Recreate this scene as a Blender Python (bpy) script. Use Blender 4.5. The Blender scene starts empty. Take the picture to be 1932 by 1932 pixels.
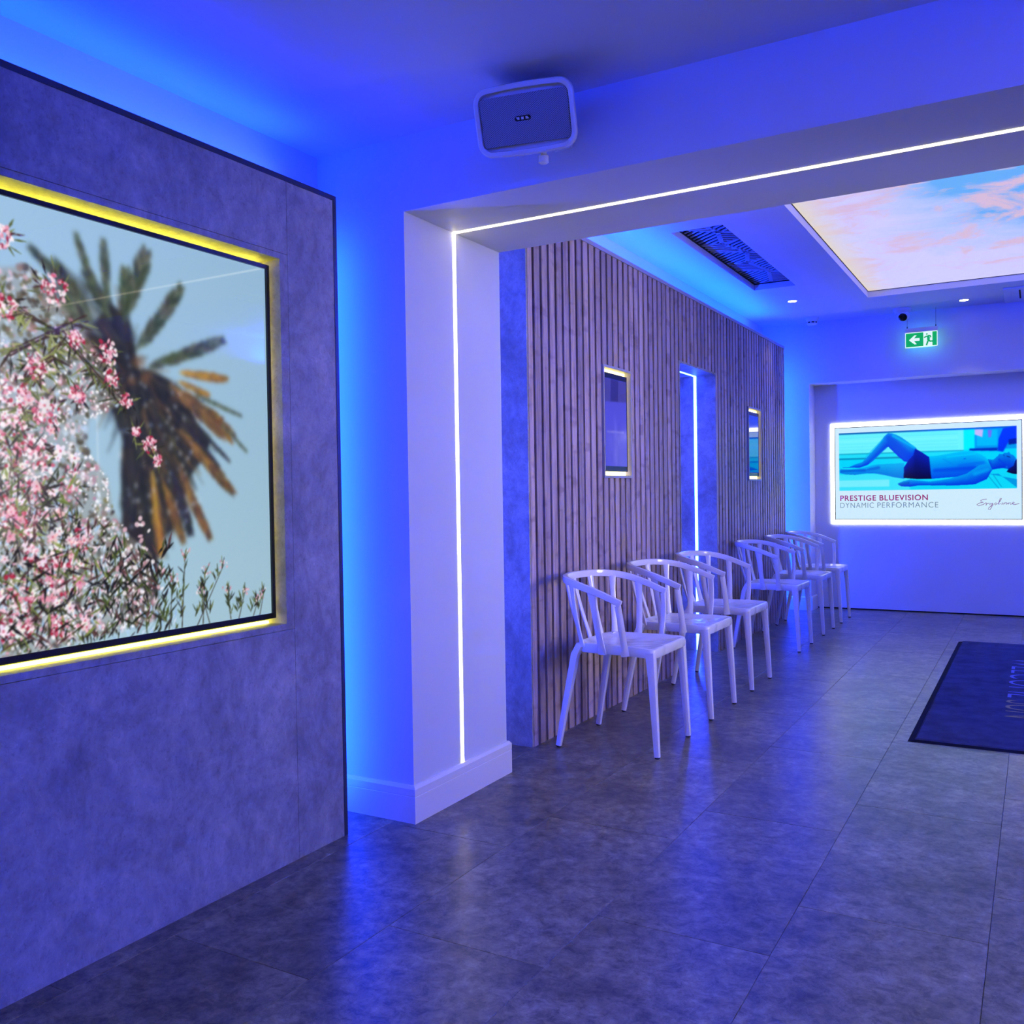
import bpy, math, random
import numpy as np
from mathutils import Vector, Matrix

scene = bpy.context.scene
COL = scene.collection

# ------------------------------------------------------------------ camera
cam_d = bpy.data.cameras.new('camera')
cam_d.sensor_width = 36.0
cam_d.lens = 1739.36 / 1932.0 * 36.0
cam_d.clip_start = 0.05
cam = bpy.data.objects.new('camera', cam_d)
COL.objects.link(cam)
cam.matrix_world = Matrix(((0.868385, 0.003991, 0.495874, 0.0),
                           (0.495645, 0.024458, -0.868181, 0.0),
                           (-0.015593, 0.999693, 0.019261, 1.2),
                           (0, 0, 0, 1)))
scene.camera = cam

# ------------------------------------------------------------------ world, exposure
world = bpy.data.worlds.new('world')
scene.world = world
world.use_nodes = True
world.node_tree.nodes['Background'].inputs[0].default_value = (0.02, 0.025, 0.06, 1)
world.node_tree.nodes['Background'].inputs[1].default_value = 1.0
vs = scene.view_settings
vs.view_transform = 'Standard'
vs.look = 'None'
vs.gamma = 1.0
vs.use_curve_mapping = False
vs.exposure = 0.0

# ------------------------------------------------------------------ room dimensions
XL1, XR1 = -2.40, 3.40          # front room, left and right walls
YB1, YD0, YD1 = -2.60, 2.735, 3.415   # rear wall, dividing wall front and back
ZC1, ZS, ZC2 = 2.50, 2.232, 2.85      # front ceiling, soffit, far ceiling
XJ = -1.995                     # left jamb of the portal
XJR = 2.50
XL2, XR2 = -2.42, 2.60          # far room
YE, YE2 = 9.40, 9.65            # end wall front plane and recessed plane
XE = -1.965

BLUE = (0.002, 0.033, 1.0)
WARM = (1.0, 0.86, 0.60)
NEUT = (1.0, 0.92, 0.86)


def area(name, loc, direction, sx, sy, color, power, up='Y', spread=180):
    d = bpy.data.lights.new(name, 'AREA')
    d.shape = 'RECTANGLE'
    d.size, d.size_y = sx, sy
    d.color = color
    d.energy = power
    d.spread = math.radians(spread)
    o = bpy.data.objects.new(name, d)
    COL.objects.link(o)
    o.location = loc
    o.rotation_euler = Vector(direction).to_track_quat('-Z', up).to_euler()
    return o


# blue LED runs hidden behind the raised panels (cove lights of the place), then added fill
area('cove_or_fill_light', (-2.335, 1.05, 2.30), (0, 0, 1), 0.04, 2.9, BLUE, 25)
area('cove_or_fill_light', (-2.345, 2.59, 1.12), (0, 1, 0), 0.04, 2.1, BLUE, 28, up='Z')
area('cove_or_fill_light', (-2.27, 6.34, 2.62), (0, 0, 1), 0.06, 4.9, BLUE, 100)
area('cove_or_fill_light', (-2.27, 9.08, 1.30), (0, 1, 0), 0.06, 2.3, BLUE, 60, up='Z')
area('cove_or_fill_light', (-2.22, 3.425, 1.30), (0, 1, 0), 0.05, 2.3, BLUE, 12, up='Z')
area('cove_or_fill_light', (3.32, 0.2, 2.20), (0, 0, 1), 0.05, 4.6, BLUE, 500)  # blue fill added out of view along the right wall
area('cove_or_fill_light', (0.4, -2.52, 2.20), (0, 0, 1), 5.0, 0.05, BLUE, 270)  # added rear fill, unseen
area('cove_or_fill_light', (2.50, 8.05, 2.60), (0, 0, 1), 0.06, 2.3, BLUE, 800)  # added out of view to raise the blue in the far room
area('cove_or_fill_light', (2.50, 3.95, 2.60), (0, 0, 1), 0.06, 0.9, BLUE, 330)  # second, shorter added run, kept clear of the television's reflection
# added white fill lights, out of view: overhead and at the far right wall
area('overhead_fill_light', (1.5, 0.3, 2.485), (0, 0, -1), 2.0, 3.0, NEUT, 31)
area('side_fill_light', (2.405, 4.28, 1.465), (-1, 0, 0), 1.25, 1.15, NEUT, 13.0, up='Z', spread=70)

scene.cycles.max_bounces = 5
scene.cycles.diffuse_bounces = 3
scene.cycles.adaptive_threshold = 0.2
scene.cycles.adaptive_min_samples = 16
scene.cycles.use_light_tree = True
scene.cycles.glossy_bounces = 3
scene.cycles.transmission_bounces = 3
scene.cycles.caustics_reflective = False
scene.cycles.caustics_refractive = False


# ------------------------------------------------------------------ materials
MATS = {}


def newmat(name):
    m = bpy.data.materials.new(name)
    m.use_nodes = True
    nt = m.node_tree
    b = nt.nodes['Principled BSDF']
    MATS[name] = m
    return m, nt, b


def N(nt, t, **kw):
    n = nt.nodes.new(t)
    for k, v in kw.items():
        setattr(n, k, v)
    return n


def plain(name, col, rough=0.5, metal=0.0, spec=0.5, bump=0.0, bscale=200, coat=0.0):
    m, nt, b = newmat(name)
    tc = N(nt, 'ShaderNodeNewGeometry')
    nz = N(nt, 'ShaderNodeTexNoise')
    nz.inputs['Scale'].default_value = 3.0
    nz.inputs['Detail'].default_value = 0
    nt.links.new(tc.outputs['Position'], nz.inputs['Vector'])
    mx = N(nt, 'ShaderNodeMix', data_type='RGBA')
    mx.inputs['A'].default_value = (*[c * 0.97 for c in col], 1)
    mx.inputs['B'].default_value = (*[min(1, c * 1.03) for c in col], 1)
    nt.links.new(nz.outputs['Fac'], mx.inputs['Factor'])
    nt.links.new(mx.outputs['Result'], b.inputs['Base Color'])
    b.inputs['Roughness'].default_value = rough
    b.inputs['Metallic'].default_value = metal
    b.inputs['Specular IOR Level'].default_value = spec
    b.inputs['Coat Weight'].default_value = coat
    b.inputs['Coat Roughness'].default_value = 0.05
    if bump:
        n2 = N(nt, 'ShaderNodeTexNoise')
        n2.inputs['Scale'].default_value = bscale
        nt.links.new(tc.outputs['Position'], n2.inputs['Vector'])
        bp = N(nt, 'ShaderNodeBump')
        bp.inputs['Strength'].default_value = bump
        bp.inputs['Distance'].default_value = 0.002
        nt.links.new(n2.outputs['Fac'], bp.inputs['Height'])
        nt.links.new(bp.outputs['Normal'], b.inputs['Normal'])
    return m


def emis(name, col, strength, base=(0.8, 0.8, 0.8), sample=True):
    m, nt, b = newmat(name)
    b.inputs['Base Color'].default_value = (*base, 1)
    if not sample:
        m.cycles.emission_sampling = 'NONE'
    b.inputs['Emission Color'].default_value = (*col, 1)
    b.inputs['Emission Strength'].default_value = strength
    return m


def ramp(nt, fac, stops):
    r = N(nt, 'ShaderNodeValToRGB')
    e = r.color_ramp.elements
    while len(e) > 1:
        e.remove(e[0])
    e[0].position, e[0].color = stops[0][0], (*stops[0][1], 1)
    for p, c in stops[1:]:
        q = e.new(p)
        q.color = (*c, 1)
    nt.links.new(fac, r.inputs['Fac'])
    return r


def noise(nt, vec, scale, detail=5, rough=0.55, dist=0.0):
    n = N(nt, 'ShaderNodeTexNoise')
    n.inputs['Scale'].default_value = scale
    n.inputs['Detail'].default_value = detail
    n.inputs['Roughness'].default_value = rough
    n.inputs['Distortion'].default_value = dist
    nt.links.new(vec, n.inputs['Vector'])
    return n


def mixc(nt, a, b, fac, mode='MIX'):
    mx = N(nt, 'ShaderNodeMix', data_type='RGBA', blend_type=mode)
    for sock, v in (('A', a), ('B', b), ('Factor', fac)):
        if hasattr(v, 'default_value') or hasattr(v, 'links'):
            nt.links.new(v, mx.inputs[sock])
        elif sock == 'Factor':
            mx.inputs[sock].default_value = v
        else:
            mx.inputs[sock].default_value = (*v, 1)
    return mx.outputs['Result']


def concrete(name, lo, hi, rough, speck=0.0, obj_rand=0.0, spec=0.4, stretch=1.0, con=0.4):
    m, nt, b = newmat(name)
    g = N(nt, 'ShaderNodeNewGeometry')
    mp = N(nt, 'ShaderNodeMapping')
    mp.inputs['Scale'].default_value = (1, 1, stretch)
    nt.links.new(g.outputs['Position'], mp.inputs['Vector'])
    vec = mp.outputs['Vector']
    if obj_rand:
        oi = N(nt, 'ShaderNodeObjectInfo')
        ml = N(nt, 'ShaderNodeVectorMath', operation='SCALE')
        ml.inputs['Scale'].default_value = 37.0
        cb = N(nt, 'ShaderNodeCombineXYZ')
        for i in range(3):
            nt.links.new(oi.outputs['Random'], cb.inputs[i])
        nt.links.new(cb.outputs[0], ml.inputs[0])
        ad = N(nt, 'ShaderNodeVectorMath', operation='ADD')
        nt.links.new(vec, ad.inputs[0])
        nt.links.new(ml.outputs[0], ad.inputs[1])
        vec = ad.outputs[0]
    n1 = noise(nt, vec, 4.0, 5, 0.68, 0.6)
    n2 = noise(nt, vec, 22.0, 5, 0.76, 0.4)
    n3 = noise(nt, vec, 90.0, 2, 0.6)
    r1 = ramp(nt, n1.outputs['Fac'], [(0.34, lo), (0.66, hi)])
    r2 = ramp(nt, n2.outputs['Fac'], [(0.34, (1 - con,) * 3), (0.5, (1.0, 1.0, 1.0)), (0.66, (1 + con,) * 3)])
    c = mixc(nt, r1.outputs['Color'], r2.outputs['Color'], 0.85, 'MULTIPLY')
    r3 = ramp(nt, n3.outputs['Fac'], [(0.30, (0.70, 0.70, 0.70)), (0.42, (1, 1, 1)), (0.66, (1, 1, 1)), (0.75, (1.35, 1.35, 1.35))])
    c = mixc(nt, c, r3.outputs['Color'], speck, 'MULTIPLY')
    if obj_rand:
        mr = N(nt, 'ShaderNodeMapRange')
        mr.inputs['To Min'].default_value = 1 - obj_rand
        mr.inputs['To Max'].default_value = 1 + obj_rand
        nt.links.new(oi.outputs['Random'], mr.inputs['Value'])
        c2 = N(nt, 'ShaderNodeCombineColor')
        for i in range(3):
            nt.links.new(mr.outputs['Result'], c2.inputs[i])
        c = mixc(nt, c, c2.outputs['Color'], 1.0, 'MULTIPLY')
    nt.links.new(c, b.inputs['Base Color'])
    rr = N(nt, 'ShaderNodeMapRange')
    rr.inputs['To Min'].default_value = rough - 0.05
    rr.inputs['To Max'].default_value = rough + 0.07
    nt.links.new(n2.outputs['Fac'], rr.inputs['Value'])
    nt.links.new(rr.outputs['Result'], b.inputs['Roughness'])
    b.inputs['Specular IOR Level'].default_value = spec
    return m


plain('white_paint', (0.68, 0.71, 0.82), 0.55)
plain('white_gloss_paint', (0.82, 0.82, 0.82), 0.3)
concrete('concrete_laminate', (0.24, 0.225, 0.185), (0.43, 0.41, 0.345), 0.5, 0.6, spec=0.35, stretch=0.8, con=0.22)
concrete('floor_tile', (0.115, 0.098, 0.050), (0.27, 0.232, 0.122), 0.30, 1.0, 0.10, spec=0.42, con=0.72)
plain('grout', (0.03, 0.03, 0.03), 0.8)
plain('dark_trim', (0.035, 0.035, 0.04), 0.4)
plain('black_backing', (0.006, 0.006, 0.007), 0.8)
plain('black_bezel', (0.006, 0.006, 0.006), 0.25)
plain('dark_hollow', (0.01, 0.01, 0.012), 0.9)
plain('chair_plastic', (0.88, 0.86, 0.86), 0.14, spec=0.5, coat=0.3)
plain('foot_rubber', (0.02, 0.02, 0.02), 0.7)
plain('white_plastic', (0.80, 0.80, 0.81), 0.25, coat=0.2)
plain('chrome', (0.8, 0.8, 0.8), 0.15, 1.0)
plain('black_glass', (0.004, 0.004, 0.005), 0.05)
plain('screen_glass', (0.012, 0.012, 0.02), 0.03, spec=0.5)
MATS['screen_glass'].node_tree.nodes['Principled BSDF'].inputs['IOR'].default_value = 2.3
MATS['screen_glass'].node_tree.nodes['Principled BSDF'].inputs['Emission Color'].default_value = (0.0, 0.08, 0.9, 1)  # blue glow stands in for the end television's reflection
MATS['screen_glass'].node_tree.nodes['Principled BSDF'].inputs['Emission Strength'].default_value = 0.30
plain('grey_frame', (0.38, 0.37, 0.40), 0.4)
plain('mat_rubber', (0.006, 0.006, 0.007), 0.9, spec=0.1)
plain('grille_white', (0.34, 0.34, 0.36), 0.6)
plain('sign_white', (0.85, 0.85, 0.85), 0.4)

# wood slats
m, nt, b = newmat('slat_wood')
tc = N(nt, 'ShaderNodeTexCoord')
oi = N(nt, 'ShaderNodeObjectInfo')
g = N(nt, 'ShaderNodeNewGeometry')
mp = N(nt, 'ShaderNodeMapping')
mp.inputs['Scale'].default_value = (14, 14, 0.9)
nt.links.new(g.outputs['Position'], mp.inputs['Vector'])
cb = N(nt, 'ShaderNodeCombineXYZ')
mu = N(nt, 'ShaderNodeMath', operation='MULTIPLY')
mu.inputs[1].default_value = 50
nt.links.new(oi.outputs['Random'], mu.inputs[0])
nt.links.new(mu.outputs[0], cb.inputs[2])
ad = N(nt, 'ShaderNodeVectorMath', operation='ADD')
nt.links.new(mp.outputs['Vector'], ad.inputs[0])
nt.links.new(cb.outputs[0], ad.inputs[1])
n1 = noise(nt, ad.outputs[0], 2.2, 6, 0.6, 1.2)
n2 = noise(nt, ad.outputs[0], 9.0, 4, 0.6, 0.3)
r1 = ramp(nt, n1.outputs['Fac'], [(0.30, (0.26, 0.175, 0.13)), (0.50, (0.46, 0.345, 0.26)), (0.70, (0.56, 0.44, 0.36))])
r2 = ramp(nt, n2.outputs['Fac'], [(0.3, (0.8, 0.78, 0.76)), (0.6, (1.08, 1.08, 1.08))])
c = mixc(nt, r1.outputs['Color'], r2.outputs['Color'], 1.0, 'MULTIPLY')
mp2 = N(nt, 'ShaderNodeMapping')
mp2.inputs['Scale'].default_value = (4, 4, 9)
nt.links.new(g.outputs['Position'], mp2.inputs['Vector'])
ad2 = N(nt, 'ShaderNodeVectorMath', operation='ADD')
nt.links.new(mp2.outputs['Vector'], ad2.inputs[0])
nt.links.new(cb.outputs[0], ad2.inputs[1])
n3 = noise(nt, ad2.outputs[0], 1.6, 2, 0.5)
r3 = ramp(nt, n3.outputs['Fac'], [(0.30, (0.55, 0.5, 0.48)), (0.42, (1, 1, 1))])
c = mixc(nt, c, r3.outputs['Color'], 0.7, 'MULTIPLY')
mr = N(nt, 'ShaderNodeMapRange')
mr.inputs['To Min'].default_value = 0.72
mr.inputs['To Max'].default_value = 1.22
nt.links.new(oi.outputs['Random'], mr.inputs['Value'])
cc = N(nt, 'ShaderNodeCombineColor')
for i in range(3):
    nt.links.new(mr.outputs['Result'], cc.inputs[i])
c = mixc(nt, c, cc.outputs['Color'], 1.0, 'MULTIPLY')
nt.links.new(c, b.inputs['Base Color'])
b.inputs['Roughness'].default_value = 0.5

# chair seat: same plastic, embossed ornament
m, nt, b = newmat('seat_plastic')
b.inputs['Base Color'].default_value = (0.84, 0.83, 0.83, 1)
b.inputs['Roughness'].default_value = 0.15
b.inputs['Coat Weight'].default_value = 0.3
tc = N(nt, 'ShaderNodeTexCoord')
vo = N(nt, 'ShaderNodeTexVoronoi', feature='SMOOTH_F1')
vo.inputs['Scale'].default_value = 15
nt.links.new(tc.outputs['Object'], vo.inputs['Vector'])
bp = N(nt, 'ShaderNodeBump')
bp.inputs['Strength'].default_value = 0.5
bp.inputs['Distance'].default_value = 0.02
nt.links.new(vo.outputs['Distance'], bp.inputs['Height'])
nt.links.new(bp.outputs['Normal'], b.inputs['Normal'])

# mat pile
m, nt, b = newmat('mat_pile')
g = N(nt, 'ShaderNodeNewGeometry')
n1 = noise(nt, g.outputs['Position'], 8, 6, 0.7)
n2 = noise(nt, g.outputs['Position'], 260, 2, 0.5)
r1 = ramp(nt, n1.outputs['Fac'], [(0.35, (0.030, 0.033, 0.050)), (0.65, (0.060, 0.064, 0.090))])
nt.links.new(r1.outputs['Color'], b.inputs['Base Color'])
b.inputs['Roughness'].default_value = 0.95
b.inputs['Specular IOR Level'].default_value = 0.1
bp = N(nt, 'ShaderNodeBump')
bp.inputs['Strength'].default_value = 0.6
bp.inputs['Distance'].default_value = 0.003
nt.links.new(n2.outputs['Fac'], bp.inputs['Height'])
nt.links.new(bp.outputs['Normal'], b.inputs['Normal'])
plain('mat_letter_blue', (0.17, 0.19, 0.36), 0.9)
plain('mat_letter_gold', (0.34, 0.27, 0.08), 0.9)

# speaker mesh
m, nt, b = newmat('speaker_mesh')
tc = N(nt, 'ShaderNodeTexCoord')
vo = N(nt, 'ShaderNodeTexVoronoi')
vo.inputs['Scale'].default_value = 240
vo.inputs['Randomness'].default_value = 0.0
mp = N(nt, 'ShaderNodeMapping')
mp.inputs['Rotation'].default_value = (0, 0.5, 0)
mp.inputs['Scale'].default_value = (1, 0, 1)
nt.links.new(tc.outputs['Object'], mp.inputs['Vector'])
nt.links.new(mp.outputs['Vector'], vo.inputs['Vector'])
r1 = ramp(nt, vo.outputs['Distance'], [(0.25, (0.02, 0.02, 0.022)), (0.45, (0.42, 0.42, 0.44))])
nt.links.new(r1.outputs['Color'], b.inputs['Base Color'])
b.inputs['Roughness'].default_value = 0.5

# lamps and screens that give off light
emis('led_warm', WARM, 4.8)
emis('led_yellow', (1.0, 0.90, 0.08), 11.0)
emis('led_yellow_soft', (1.0, 0.82, 0.22), 4.0)
emis('led_cyan', (0.012, 0.040, 1.0), 90)
emis('led_white', (1.0, 0.97, 0.95), 5.0)
emis('downlight_lens', (1.0, 0.93, 0.85), 9.0)
emis('sign_green', (0.0, 0.42, 0.09), 0.9, (0.0, 0.10, 0.02), False)
emis('sign_lit_white', (0.80, 1.0, 0.88), 0.9, (0.2, 0.2, 0.2), False)
emis('sign_glow', (0.15, 0.9, 0.75), 1.6)

# printed cloud ceiling
m, nt, b = newmat('cloud_print')
g = N(nt, 'ShaderNodeNewGeometry')
n1 = noise(nt, g.outputs['Position'], 1.1, 7, 0.62, 0.8)
n2 = noise(nt, g.outputs['Position'], 2.0, 6, 0.65, 0.6)
sx = N(nt, 'ShaderNodeSeparateXYZ')
nt.links.new(g.outputs['Position'], sx.inputs[0])
mrx = N(nt, 'ShaderNodeMapRange')
mrx.inputs['From Min'].default_value = -1.0
mrx.inputs['From Max'].default_value = 0.4
nt.links.new(sx.outputs['X'], mrx.inputs['Value'])
mry = N(nt, 'ShaderNodeMapRange')
mry.inputs['From Min'].default_value = 8.0
mry.inputs['From Max'].default_value = 6.4
nt.links.new(sx.outputs['Y'], mry.inputs['Value'])
mm = N(nt, 'ShaderNodeMath', operation='MULTIPLY')
nt.links.new(mrx.outputs['Result'], mm.inputs[0])
nt.links.new(mry.outputs['Result'], mm.inputs[1])
ma = N(nt, 'ShaderNodeMath', operation='ADD')
nt.links.new(mm.outputs[0], ma.inputs[0])
nt.links.new(n1.outputs['Fac'], ma.inputs[1])
rb = ramp(nt, ma.outputs[0], [(0.58, (0.74, 0.71, 1.05)), (0.80, (0.52, 0.64, 1.05)), (1.05, (0.14, 0.48, 1.0))])
rp = ramp(nt, n2.outputs['Fac'], [(0.50, (0, 0, 0)), (0.62, (1, 1, 1))])
c = mixc(nt, rb.outputs['Color'], (0.80, 0.58, 0.72), rp.outputs['Color'])
mre = N(nt, 'ShaderNodeMapRange')
mre.inputs['From Min'].default_value = -1.27
mre.inputs['From Max'].default_value = -1.05
mre.inputs['To Min'].default_value = 0.75
mre.inputs['To Max'].default_value = 0.0
nt.links.new(sx.outputs['X'], mre.inputs['Value'])
c = mixc(nt, c, (0.92, 0.80, 0.42), mre.outputs['Result'])
nt.links.new(c, b.inputs['Emission Color'])
b.inputs['Emission Strength'].default_value = 0.82
b.inputs['Base Color'].default_value = (0.12, 0.12, 0.12, 1)
b.inputs['Roughness'].default_value = 0.6


def screen_material(name, strength, rough=0.04, spec=0.6):
    m, nt, b = newmat(name)
    at = N(nt, 'ShaderNodeVertexColor', layer_name='picture')
    nt.links.new(at.outputs['Color'], b.inputs['Emission Color'])
    b.inputs['Emission Strength'].default_value = strength
    b.inputs['Base Color'].default_value = (0.004, 0.004, 0.004, 1)
    b.inputs['Roughness'].default_value = rough
    b.inputs['Specular IOR Level'].default_value = spec
    m.cycles.emission_sampling = 'NONE'


screen_material('picture_palm', 1.05, 0.03, 0.28)
screen_material('picture_small', 0.85, 0.12, 0.12)
screen_material('picture_advert', 1.0, 0.1, 0.3)
emis('ink_red', (0.30, 0.010, 0.10), 1.0, (0.02, 0.02, 0.02), False)
emis('ink_grey', (0.13, 0.20, 0.27), 1.0, (0.02, 0.02, 0.02), False)
emis('ink_violet', (0.22, 0.09, 0.25), 1.0, (0.02, 0.02, 0.02), False)


# ------------------------------------------------------------------ mesh helpers
class B:
    def __init__(s):
        s.v, s.f = [], []

    def add(s, V, F):
        o = len(s.v)
        s.v += [tuple(p) for p in V]
        s.f += [tuple(i + o for i in f) for f in F]
        return s

    def box(s, x0, x1, y0, y1, z0, z1):
        V = [(x, y, z) for x in (x0, x1) for y in (y0, y1) for z in (z0, z1)]
        F = [(0, 1, 3, 2), (4, 6, 7, 5), (0, 4, 5, 1), (2, 3, 7, 6), (0, 2, 6, 4), (1, 5, 7, 3)]
        return s.add(V, F)

    def cbox(s, x0, x1, y0, y1, z0, z1, c):
        """box with the four long z edges and the rims chamfered by c"""
        pts = [(x0 + c, y0), (x1 - c, y0), (x1, y0 + c), (x1, y1 - c), (x1 - c, y1), (x0 + c, y1), (x0, y1 - c), (x0, y0 + c)]
        return s.prism([(p[0], p[1]) for p in pts], z0, z1)

    def prism(s, poly, a, b, axis=2):
        n = len(poly)
        def P(p, h):
            return (p[0], p[1], h) if axis == 2 else ((p[0], h, p[1]) if axis == 1 else (h, p[0], p[1]))
        V = [P(p, a) for p in poly] + [P(p, b) for p in poly]
        F = [tuple(range(n))[::-1], tuple(range(n, 2 * n))]
        F += [(i, (i + 1) % n, n + (i + 1) % n, n + i) for i in range(n)]
        return s.add(V, F)

    def lathe(s, prof, center, n=32, axis=(0, 0, 1)):
        q = Vector((0, 0, 1)).rotation_difference(Vector(axis).normalized())
        V, F = [], []
        for r, h in prof:
            for k in range(n):
                a = 2 * math.pi * k / n
                V.append(tuple(q @ Vector((r * math.cos(a), r * math.sin(a), h)) + Vector(center)))
        for j in range(len(prof) - 1):
            for k in range(n):
                F.append((j * n + k, j * n + (k + 1) % n, (j + 1) * n + (k + 1) % n, (j + 1) * n + k))
        F.append(tuple(range(n))[::-1])
        F.append(tuple(range((len(prof) - 1) * n, len(prof) * n)))
        return s.add(V, F)

    def sweep(s, path, secs, up=(0, 0, 1), closed_sec=10, power=4.0):
        """rounded-rectangle section (w along side, h along 'up') swept along a path"""
        P = [Vector(p) for p in path]
        n = len(P)
        V, F = [], []
        for i in range(n):
            t = (P[min(i + 1, n - 1)] - P[max(i - 1, 0)]).normalized()
            u = up[i] if isinstance(up, list) else up
            u = Vector(u)
            side = t.cross(u).normalized()
            uu = side.cross(t).normalized()
            w, h = secs[i] if isinstance(secs, list) else secs
            for k in range(closed_sec):
                a = 2 * math.pi * (k + 0.5) / closed_sec
                ca, sa = math.cos(a), math.sin(a)
                r = (abs(ca) ** power + abs(sa) ** power) ** (-1 / power)
                V.append(tuple(P[i] + side * (r * ca * w / 2) + uu * (r * sa * h / 2)))
        m = closed_sec
        for i in range(n - 1):
            for k in range(m):
                F.append((i * m + k, i * m + (k + 1) % m, (i + 1) * m + (k + 1) % m, (i + 1) * m + k))
        F.append(tuple(range(m))[::-1])
        F.append(tuple(range((n - 1) * m, n * m)))
        return s.add(V, F)

    def build(s, name, mat, parent=None, smooth=False, origin=None):
        o3 = Vector(origin) if origin is not None else (Vector(parent_origin(parent)) if parent else Vector((0, 0, 0)))
        me = bpy.data.meshes.new(name)
        me.from_pydata([tuple(Vector(p) - o3) for p in s.v], [], s.f)
        me.validate()
        me.materials.append(MATS[mat])
        if smooth:
            me.polygons.foreach_set('use_smooth', [True] * len(me.polygons))
            try:
                me.set_sharp_from_angle(angle=math.radians(40))
            except Exception:
                pass
        ob = bpy.data.objects.new(name, me)
        COL.objects.link(ob)
        if parent is not None:
            ob.parent = parent
        elif origin is not None:
            ob.location = o3
        fix_normals(me)
        return ob


def fix_normals(me):
    import bmesh
    bm = bmesh.new()
    bm.from_mesh(me)
    bmesh.ops.recalc_face_normals(bm, faces=bm.faces)
    bm.to_mesh(me)
    bm.free()


def parent_origin(p):
    o = Vector((0, 0, 0))
    while p is not None:
        o += p.location
        p = p.parent
    return o


def thing(name, loc, label, cat, group=None):
    o = bpy.data.objects.new(name, None)
    o.empty_display_size = 0.1
    COL.objects.link(o)
    o.location = loc
    return tag(o, label, cat, group)


def tag(o, label, cat, group=None):
    o['label'] = label
    o['category'] = cat
    if group:
        o['group'] = group
    return o


def struct(o):
    o['kind'] = 'structure'
    return o


def copy_tree(o, parent=None):
    c = o.copy()
    COL.objects.link(c)
    c.parent = parent
    for ch in list(o.children):
        copy_tree(ch, c)
    return c


def text_mesh(body, size, name, mat, parent, frame, spacing=1.0, thick=0.0008, width=None, offset=0.0):
    """flat lettering; frame = (origin, right, up, out)"""
    cu = bpy.data.curves.new('tmp_text', 'FONT')
    cu.body = body
    cu.size = size
    cu.space_character = spacing
    cu.offset = offset
    cu.extrude = thick / 2
    ob = bpy.data.objects.new('tmp_text', cu)
    COL.objects.link(ob)
    bpy.context.view_layer.update()
    dg = bpy.context.evaluated_depsgraph_get()
    me = bpy.data.meshes.new_from_object(ob.evaluated_get(dg))
    bpy.data.objects.remove(ob)
    bpy.data.curves.remove(cu)
    co = np.empty(len(me.vertices) * 3, dtype=np.float32)
    me.vertices.foreach_get('co', co)
    co = co.reshape(-1, 3)
    if width:
        co[:, 0] = (co[:, 0] - co[:, 0].min()) * (width / (co[:, 0].max() - co[:, 0].min()))
    org, r, u, w = [np.array(a, dtype=np.float64) for a in frame]
    out = org + co[:, :1] * r + co[:, 1:2] * u + (co[:, 2:3] + thick / 2) * w
    out -= np.array(parent_origin(parent))
    me.vertices.foreach_set('co', out.astype(np.float32).ravel())
    me.name = name
    me.materials.clear()
    me.materials.append(MATS[mat])
    o = bpy.data.objects.new(name, me)
    COL.objects.link(o)
    o.parent = parent
    return o


# ================================================================== STRUCTURE
T = 0.12
struct(B().box(XL1 - T, XR1 + T, YB1 - T, YE2 + T, -0.12, -0.004).build('floor', 'grout'))
floor = bpy.data.objects['floor']
tile_meshes = {}
TW, TL, G = 0.488, 0.976, 0.0009
for k in range(-5, 8):
    x0 = -0.118 + TW * k
    y_ref = 2.690 - TL / 3 * (-1 - k)      # one third bond, as the seams show
    j0 = math.floor((YB1 - y_ref) / TL)
    for j in range(j0, j0 + 15):
        ya = y_ref + TL * j
        ax, bx, ay, by = x0, x0 + TW, ya, ya + TL
        ax, bx = max(ax, XL1), min(bx, XR1)
        ay, by = max(ay, YB1), min(by, YE2)
        if bx - ax < 0.03 or by - ay < 0.03:
            continue
        key = (round(bx - ax, 3), round(by - ay, 3))
        if key not in tile_meshes:
            hw, hl, c = key[0] / 2 - G / 2, key[1] / 2 - G / 2, 0.001
            bb = B()
            V = [(sx_ * hw, sy_ * hl, -0.004) for sx_, sy_ in ((-1, -1), (1, -1), (1, 1), (-1, 1))]
            V += [(sx_ * hw, sy_ * hl, -c) for sx_, sy_ in ((-1, -1), (1, -1), (1, 1), (-1, 1))]
            V += [(sx_ * (hw - c), sy_ * (hl - c), 0) for sx_, sy_ in ((-1, -1), (1, -1), (1, 1), (-1, 1))]
            F = [(8, 9, 10, 11)]
            for q in range(4):
                F += [(q, (q + 1) % 4, 4 + (q + 1) % 4, 4 + q), (4 + q, 4 + (q + 1) % 4, 8 + (q + 1) % 4, 8 + q)]
            me = bpy.data.meshes.new('floor_tile')
            me.from_pydata(V, [], F)
            me.materials.append(MATS['floor_tile'])
            fix_normals(me)
            tile_meshes[key] = me
        o = bpy.data.objects.new('floor_tile', tile_meshes[key])
        COL.objects.link(o)
        o.parent = floor
        o.location = ((ax + bx) / 2, (ay + by) / 2, 0)

# front room shell
struct(B().box(XL1 - T, XL1, YB1 - T, YD0, 0, ZC1).build('wall_left', 'white_paint'))
struct(B().box(XR1, XR1 + T, YB1 - T, YD1, 0, ZC1).build('wall_right', 'white_paint'))
struct(B().box(XL1, XR1, YB1 - T, YB1, 0, ZC1).build('wall_back', 'white_paint'))
struct(B().box(XL1 - T, XR1 + T, YB1 - T, YD0, ZC1, ZC1 + T).build('ceiling', 'white_paint'))
# raised boards on the right and rear walls that hide the added blue fill lights
struct(B().box(3.20, 3.24, -2.2, 2.5, 0, 2.19).build('wall_right_board', 'concrete_laminate'))
struct(B().box(-2.0, 2.9, -2.44, -2.40, 0, 2.19).build('wall_back_board', 'concrete_laminate'))
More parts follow.
